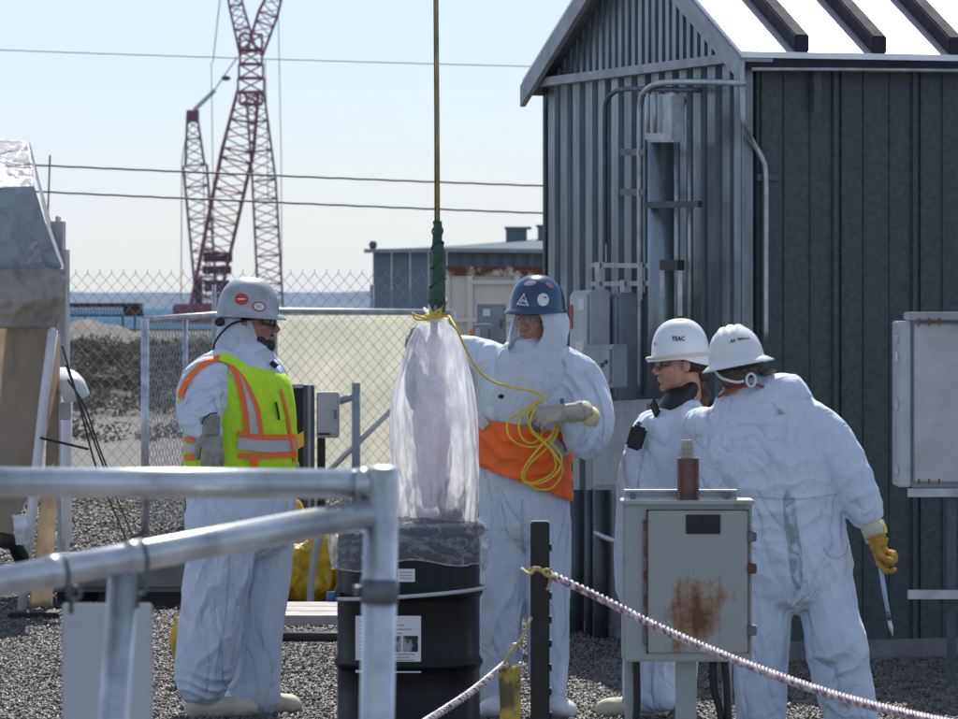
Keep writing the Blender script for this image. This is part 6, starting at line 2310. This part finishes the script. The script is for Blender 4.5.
pt_.build("ponytail", mat("sunlit_brown_hair", (.16, .10, .065), .5, var=.4, vscale=30, transl=.3), p3, smooth=True)
white_hat = mat("white_hat_shell", (.74, .76, .79), .28, var=.06, vscale=10, coat=.25)
o, MM3, hme = helmet(p3, hp3, white_hat, 'cap')
bh = bvh_of(hme, Vector(p3.location))
cream_rim = mat("yellowed_hat_rim", (.62, .56, .42), .45)
rim = [MM3 @ Vector(((.112 + .006) * math.cos(a), (.122 + .006 + .014 * max(0, -math.sin(a)) ** 3) * math.sin(a), -.004 - .006 * max(0, -math.sin(a)))) for a in np.linspace(0, 2 * math.pi, 49)[:-1]]
MB().tube(rim, .0062, 8, closed=True).build("hat_rim", cream_rim, p3, smooth=True)
# white side shell below the rim behind the ear
ribbon("hat_skirt", bh, [(672, 356), (684, 358), (696, 359)], 1, white_hat, p3, .004)
sk = []
vs, fs = [], []
for i in range(25):
    a = -.5 + i / 24 * (math.pi + 1.0)
    for j in range(5):
        dn = (.012 + .036 * max(0, math.sin(a)) ** .8) * j / 4
        vs.append(tuple(MM3 @ Vector((.1105 * math.cos(a), .121 * math.sin(a), -.008 - dn))))
for i in range(24):
    for j in range(4):
        k = i * 5 + j
        fs.append((k, k + 5, k + 6, k + 1))
me = bpy.data.meshes.new("s"); me.from_pydata(vs, [], fs)
o = link("hat_skirt", me, white_hat, p3, smooth=True)
s_ = o.modifiers.new("s", 'SOLIDIFY'); s_.thickness = .003
navy_print = mat("dark_purple_print", (.045, .02, .07), .5)
lettering("hat_lettering", "TEAC", bh, 671.8, 340.6, 4.6, navy_print, p3, bold=.03, slope=.0, sx=.86)
lettering("hat_lettering", "G", bh, 653.6, 345, 3.0, navy_print, p3)
glasses(p3, xfm, amber_lens, black_m)
# dark collar
limb_c = MB()
limb(limb_c, [(692, 386, 0, 8, .085), (685, 396, 0, 13, .095), (676, 404, -.01, 15, .105), (668, 411, -.02, 12, .10)], Y3)
mec = remesh(limb_c.mesh("c"), .006); relax(mec, 3)
link("dark_collar", mec, black_m, p3, smooth=True)
MB().add([P(651, 401, Y3 - .08), P(659, 404, Y3 - .12), P(655, 417, Y3 - .12), P(650, 421, Y3 - .1)], [(0, 1, 2, 3)])
MB().bar(P(652, 402, Y3 - .10), P(658, 415, Y3 - .14), .012, .045).build("collar_point", black_m, p3, bevel=.004)
boot(p3, 648, 702, Y3 - .09, 85, cream_m)
boot(p3, 668, 702, Y3 + .1, 85, cream_m)
glove(p3, P(676, 562, Y3 - .26), (-.3, 0, -1), (0, 1, 0), rubber_glove_m, (20, 24, 26, 30), side=1)
glove(p3, P(655, 547, Y3 + .2), (-.5, 0, -1), (0, 1, 0), rubber_glove_m, (30, 34, 36, 40), side=1)
c = P(637, 438, Y3 - .22)
rad = thing("shoulder_radio", c, "small black radio clipped on the shoulder of the left facing worker", "radio")
ax = Vector((math.cos(R(-18)), 0, math.sin(R(-18)))); az = Vector((-ax.z, 0, ax.x))
MB().obox(c - ax * .036 - az * .050, ax * .068, Vector((0, .04, 0)), az * .100).build("radio_case", black_m, rad, bevel=.010)
MB().obox(c - ax * .020 + az * .050, ax * .02, Vector((0, .02, 0)), az * .018).build("knob", dconduit_m, rad, bevel=.004)

# ------------------------------------------------------------ person 4: back to us, wide white hat, knife in gold glove
Y4 = 20.4
p4 = thing("person", (P(785, 0, Y4).x, Y4, 0), "person seen from behind in white coverall and wide brimmed white hard hat, holding a knife", "person")
hp4 = dict(px=737, py=367, Y=Y4 - .02, yaw=160, pitch=-6, roll=0, hz=.030, hx=.113, hy=.137, hh=.142, htilt=4, hroll=11, s=.98)
tors = [(738, 398, 0, 32, .10), (747, 409, 0, 58, .14), (756, 424, 0, 64, .16), (760, 455, 0, 68, .17), (767, 495, 0, 70, .17), (780, 540, 0, 69, .17), (790, 568, 0, 64, .17), (793, 588, 0, 60, .16)]
arm_l = [(706, 424, .0, 23, .09), (702, 455, .07, 22, .085), (704, 488, .18, 19, .07), (700, 500, .32, 15, .055)]
arm_r = [(806, 420, 0, 23, .09), (828, 440, -.01, 25, .09), (848, 475, -.03, 24, .085), (862, 504, -.04, 21, .07), (868, 517, -.04, 17, .06)]
leg_l = [(764, 585, 0, 32, .13), (763, 622, 0, 29.5, .12), (761, 665, .0, 28, .105), (761, 708, .0, 26, .10), (761, 728, 0, 25, .09)]
leg_r = [(824, 585, 0, 31, .13), (831, 618, -.01, 29, .12), (837, 648, -.02, 32, .125), (842, 678, -.02, 30, .105), (849, 706, -.01, 28, .10), (852, 728, 0, 27, .095)]
folds4 = [(855, 488, 24, 30, 140, 18, .009), (790, 500, 60, 50, 165, 22, .008), (745, 530, 40, 60, 20, 20, .007), (838, 662, 30, 14, 160, 22, .014), (848, 706, 30, 12, 15, 16, .008), (800, 590, 20, 40, 75, 14, .010), (760, 660, 26, 70, 85, 16, .008), (840, 560, 20, 40, 60, 15, .008), (740, 420, 40, 20, 10, 16, .004)]
_, bv4 = garment("coverall", p4, [tors, arm_l, arm_r, leg_l, leg_r], Y4, suit_m, folds=folds4, base=.005, seed=15.3)
core = MB()
limb(core, [(742, 385, 0, 14, .065), (752, 430, 0, 44, .11), (770, 510, 0, 44, .11), (790, 590, 0, 46, .12)], Y4)
limb(core, [(766, 592, 0, 20, .08), (763, 660, 0, 15, .06), (761, 728, 0, 10, .045)], Y4)
limb(core, [(820, 592, 0, 20, .08), (836, 660, -.02, 15, .06), (850, 728, 0, 10, .045)], Y4)
limb(core, [(712, 424, 0, 12, .05), (704, 480, .14, 10, .04), (700, 500, .32, 8, .03)], Y4)
limb(core, [(802, 424, 0, 12, .05), (848, 480, -.03, 11, .045), (874, 532, -.04, 8, .032)], Y4)
body(p4, hp4, core, skin_m)
xfm = Mhead(hp4)
hm_ = MB()
hm_.ell((0, .042, .012), .082, .070, .065).ell((0, .072, -.040), .058, .036, .042).ell((.068, .018, .000), .018, .034, .034).ell((-.068, .018, .000), .018, .034, .034)
me = remesh(xf(xfm, hm_).mesh("h"), .005)
c = get_co(me); nn = normals(me)
set_co(me, c + nn * (.005 * (1 - 2 * np.abs(vnoise(c * np.array([1, 1, .5]), 55, 1))))[:, None])
link("hair", me, grey_hair_m, p4, smooth=True)
cl = MB()
for k in range(46):
    c0 = P(764 + r3.uniform(-5, 5), 377 + r3.uniform(-9, 8), Y4 + r3.uniform(-.03, .03))
    dv = Vector((r3.uniform(-.2, 1), r3.uniform(-.4, .4), r3.uniform(-1, .3))) * .02
    cl.tube([c0, c0 + dv + Vector((.006, 0, 0)), c0 + dv * 1.6 + Vector((0, 0, -.012))], [.004, .003, .0008], 5)
cl.build("loose_hair", mat("pale_sunlit_hair", (.50, .38, .30), .6, var=.4, vscale=30, transl=.35), p4, smooth=True)
hp4['band'] = mat("dark_hat_band", (.03, .03, .033), .7, var=.3, vscale=20)
o, MM4, hme = helmet(p4, hp4, white_hat, 'full', ridge=True)
bh = bvh_of(hme, Vector(p4.location))
lettering("hat_lettering", "AK", bh, 729.5, 342.6, 3.2, navy_print, p4, bold=.03, slope=-.15, shear=.4)
for k, seg in enumerate([[(737.5, 340), (739, 337.8), (740, 340), (741.6, 337.6), (742.8, 339.6), (744.5, 338.0), (747, 338.6), (749.5, 337.6)]]):
    ribbon("hat_script", bh, seg, .9, navy_print, p4, .004, across=2)
# sweatband skirt under the brim and white ear loop
bandp = [MM4 @ Vector((.102 * math.cos(a), .120 * math.sin(a), -.030)) for a in np.linspace(-.3, math.pi + .3, 30)]
mbb = MB()
vs, fs = [], []
for i, q in enumerate(bandp):
    vs += [tuple(q + Vector((0, 0, .02))), tuple(q + Vector((0, 0, -.014)))]
for i in range(29):
    fs.append((2 * i, 2 * i + 2, 2 * i + 3, 2 * i + 1))
me = bpy.data.meshes.new("s"); me.from_pydata(vs, [], fs)
o = link("sweat_band", me, hp4['band'], p4, smooth=True)
s_ = o.modifiers.new("s", 'SOLIDIFY'); s_.thickness = .004
MB().tube(smooth_path([P(714, 370, Y4 - .10), P(722, 378, Y4 - .13), P(736, 382, Y4 - .15), P(744, 381, Y4 - .15)]), .006, 8).build("nape_strap", white_plastic, p4, smooth=True)
MB().tube([P(751 + 4.5 * math.cos(t), 380 + 6.5 * math.sin(t), Y4 - .14 + .01 * math.cos(t)) for t in np.linspace(0, 2 * math.pi, 17)[:-1]], .0055, 8, closed=True).build("strap_loop", white_plastic, p4, smooth=True)
# reddish collar edge
MB().tube(smooth_path([P(718, 397, Y4 - .06), P(730, 390, Y4 - .11), P(745, 386, Y4 - .13), P(758, 385, Y4 - .12), P(768, 390, Y4 - .07)]), .006, 8).build("red_collar", mat("brick_red_cloth", (.33, .06, .04), .8), p4, smooth=True)
dirt = film("grey_dirt_smudge", (.20, .20, .21), 0.0, .9, 16, (1, 1, .7), .1, 1.0, .42)
ribbon("dirt_smudge", bv4, [(787, 490, 3), (789, 500, 12), (791, 525, 13), (795, 550, 13), (797, 575, 12), (798, 590, 4)], 9, dirt, p4, .004)
tri("dirt_smudge", bv4, [(772, 402), (786, 414), (775, 416)], dirt, p4, .004)

ribbon("back_seam", bv4, [(760, 400), (768, 450), (778, 500), (788, 550), (796, 598)], 1.0, suit_m, p4, .003)
MB().tube([P(868, 516, Y4 - .04), P(876, 541, Y4 - .04)], [.047, .042], 20).build("inner_cuff", mat("cream_inner_glove", (.62, .60, .48), .6, var=.15, vscale=20, bump=.002, bscale=50), p4, smooth=True)
MB().tube(smooth_path([P(882, 520, Y4 - .02), P(885, 527, Y4 - .02), P(886, 533, Y4 - .02)]), .006, 8).build("cuff_tape", mat("bright_yellow_tape", (.8, .75, .2), .6), p4, smooth=True)
glove(p4, P(877, 541, Y4 - .05), (.33, -.1, -1), (.75, -.75, .1), gold_glove_m, (34, 74, 80, 82), side=1, s=1.08, thumb=(.2, .9, .6), cuff=.02)
MB().tube([P(870, 545, Y4 - .05), P(878, 540, Y4 - .05), P(888, 541, Y4 - .05)], .012, 8).build("glove_hem", gold_glove_m, p4, smooth=True)
glove(p4, P(699, 503, Y4 + .36), (-.1, .9, -.2), (0, 0, -1), gold_glove_m, (40, 45, 45, 45), side=1)
seam_m = mat("seam_thread_shade", (.46, .50, .57), .8)
ribbon("waist_seam", bv4, [(700, 489), (730, 494), (765, 498), (800, 499), (838, 494)], 1.2, seam_m, p4, .003)
ribbon("pocket_edge", bv4, [(824, 548), (830, 556), (838, 558), (846, 553), (849, 540)], 1.3, seam_m, p4, .003)
0 and ribbon("yoke_seam", bv4, [(700, 432), (730, 428), (765, 424), (800, 420), (820, 416)], 1.0, seam_m, p4, .003)
ribbon("leg_seam", bv1, [(232, 520), (230, 560), (226, 610), (220, 650), (214, 682)], 1.1, seam_m, p1, .003)
ribbon("sleeve_seam", bv2, [(585, 372), (598, 395), (604, 420), (602, 445)], 1.0, seam_m, p2, .003)
ribbon("zip_flap", bv2, [(522, 500), (522, 530), (524, 555)], 2.2, seam_m, p2, .003)
ribbon("front_seam", bv3, [(648, 430), (640, 470), (636, 500)], 1.1, seam_m, p3, .003)
boot(p4, 761, 728, Y4, 10, cream_m)
boot(p4, 852, 728, Y4, -15, cream_m)
kf = thing("utility_knife", P(890, 636, Y4 - .08), "slim pale blue handled knife held point down in the gold glove", "knife")
MB().tube([P(880, 562, Y4 - .085), P(884, 590, Y4 - .085), P(888, 612, Y4 - .085)], [.009, .0095, .0085], 10).build("handle", mat("pale_blue_handle", (.38, .50, .62), .35), kf, smooth=True)
MB().tube([P(888, 612, Y4 - .085), P(889.2, 620, Y4 - .085)], .0095, 10).build("collar", clamp_m, kf, smooth=True)
MB().tube([P(889.2, 620, Y4 - .085), P(891, 628, Y4 - .085), P(893, 636, Y4 - .085)], [.0075, .009, .002], 8).build("blade", mat("bright_blade_steel", (.6, .6, .58), .3, .7), kf, smooth=True)
HAZE_D = 0.00005

# ================================================================== AIR
hz = MB().box((-2750, -40, -12), (2750, 4400, 46)).build("haze", None)
hm = bpy.data.materials.new("haze_air")
hm.use_nodes = True
n = hm.node_tree.nodes; l = hm.node_tree.links.new
n.remove(n["Principled BSDF"])
pv = n.new("ShaderNodeVolumePrincipled")
pv.inputs['Color'].default_value = (.72, .84, 1.0, 1)
pv.inputs['Density'].default_value = HAZE_D
pv.inputs['Anisotropy'].default_value = .2
l(pv.outputs[0], n["Material Output"].inputs['Volume'])
hz.data.materials.append(hm)
tag(hz, "pale blue air haze over the whole scene", "haze", kind="stuff")
hz.display_type = 'WIRE'
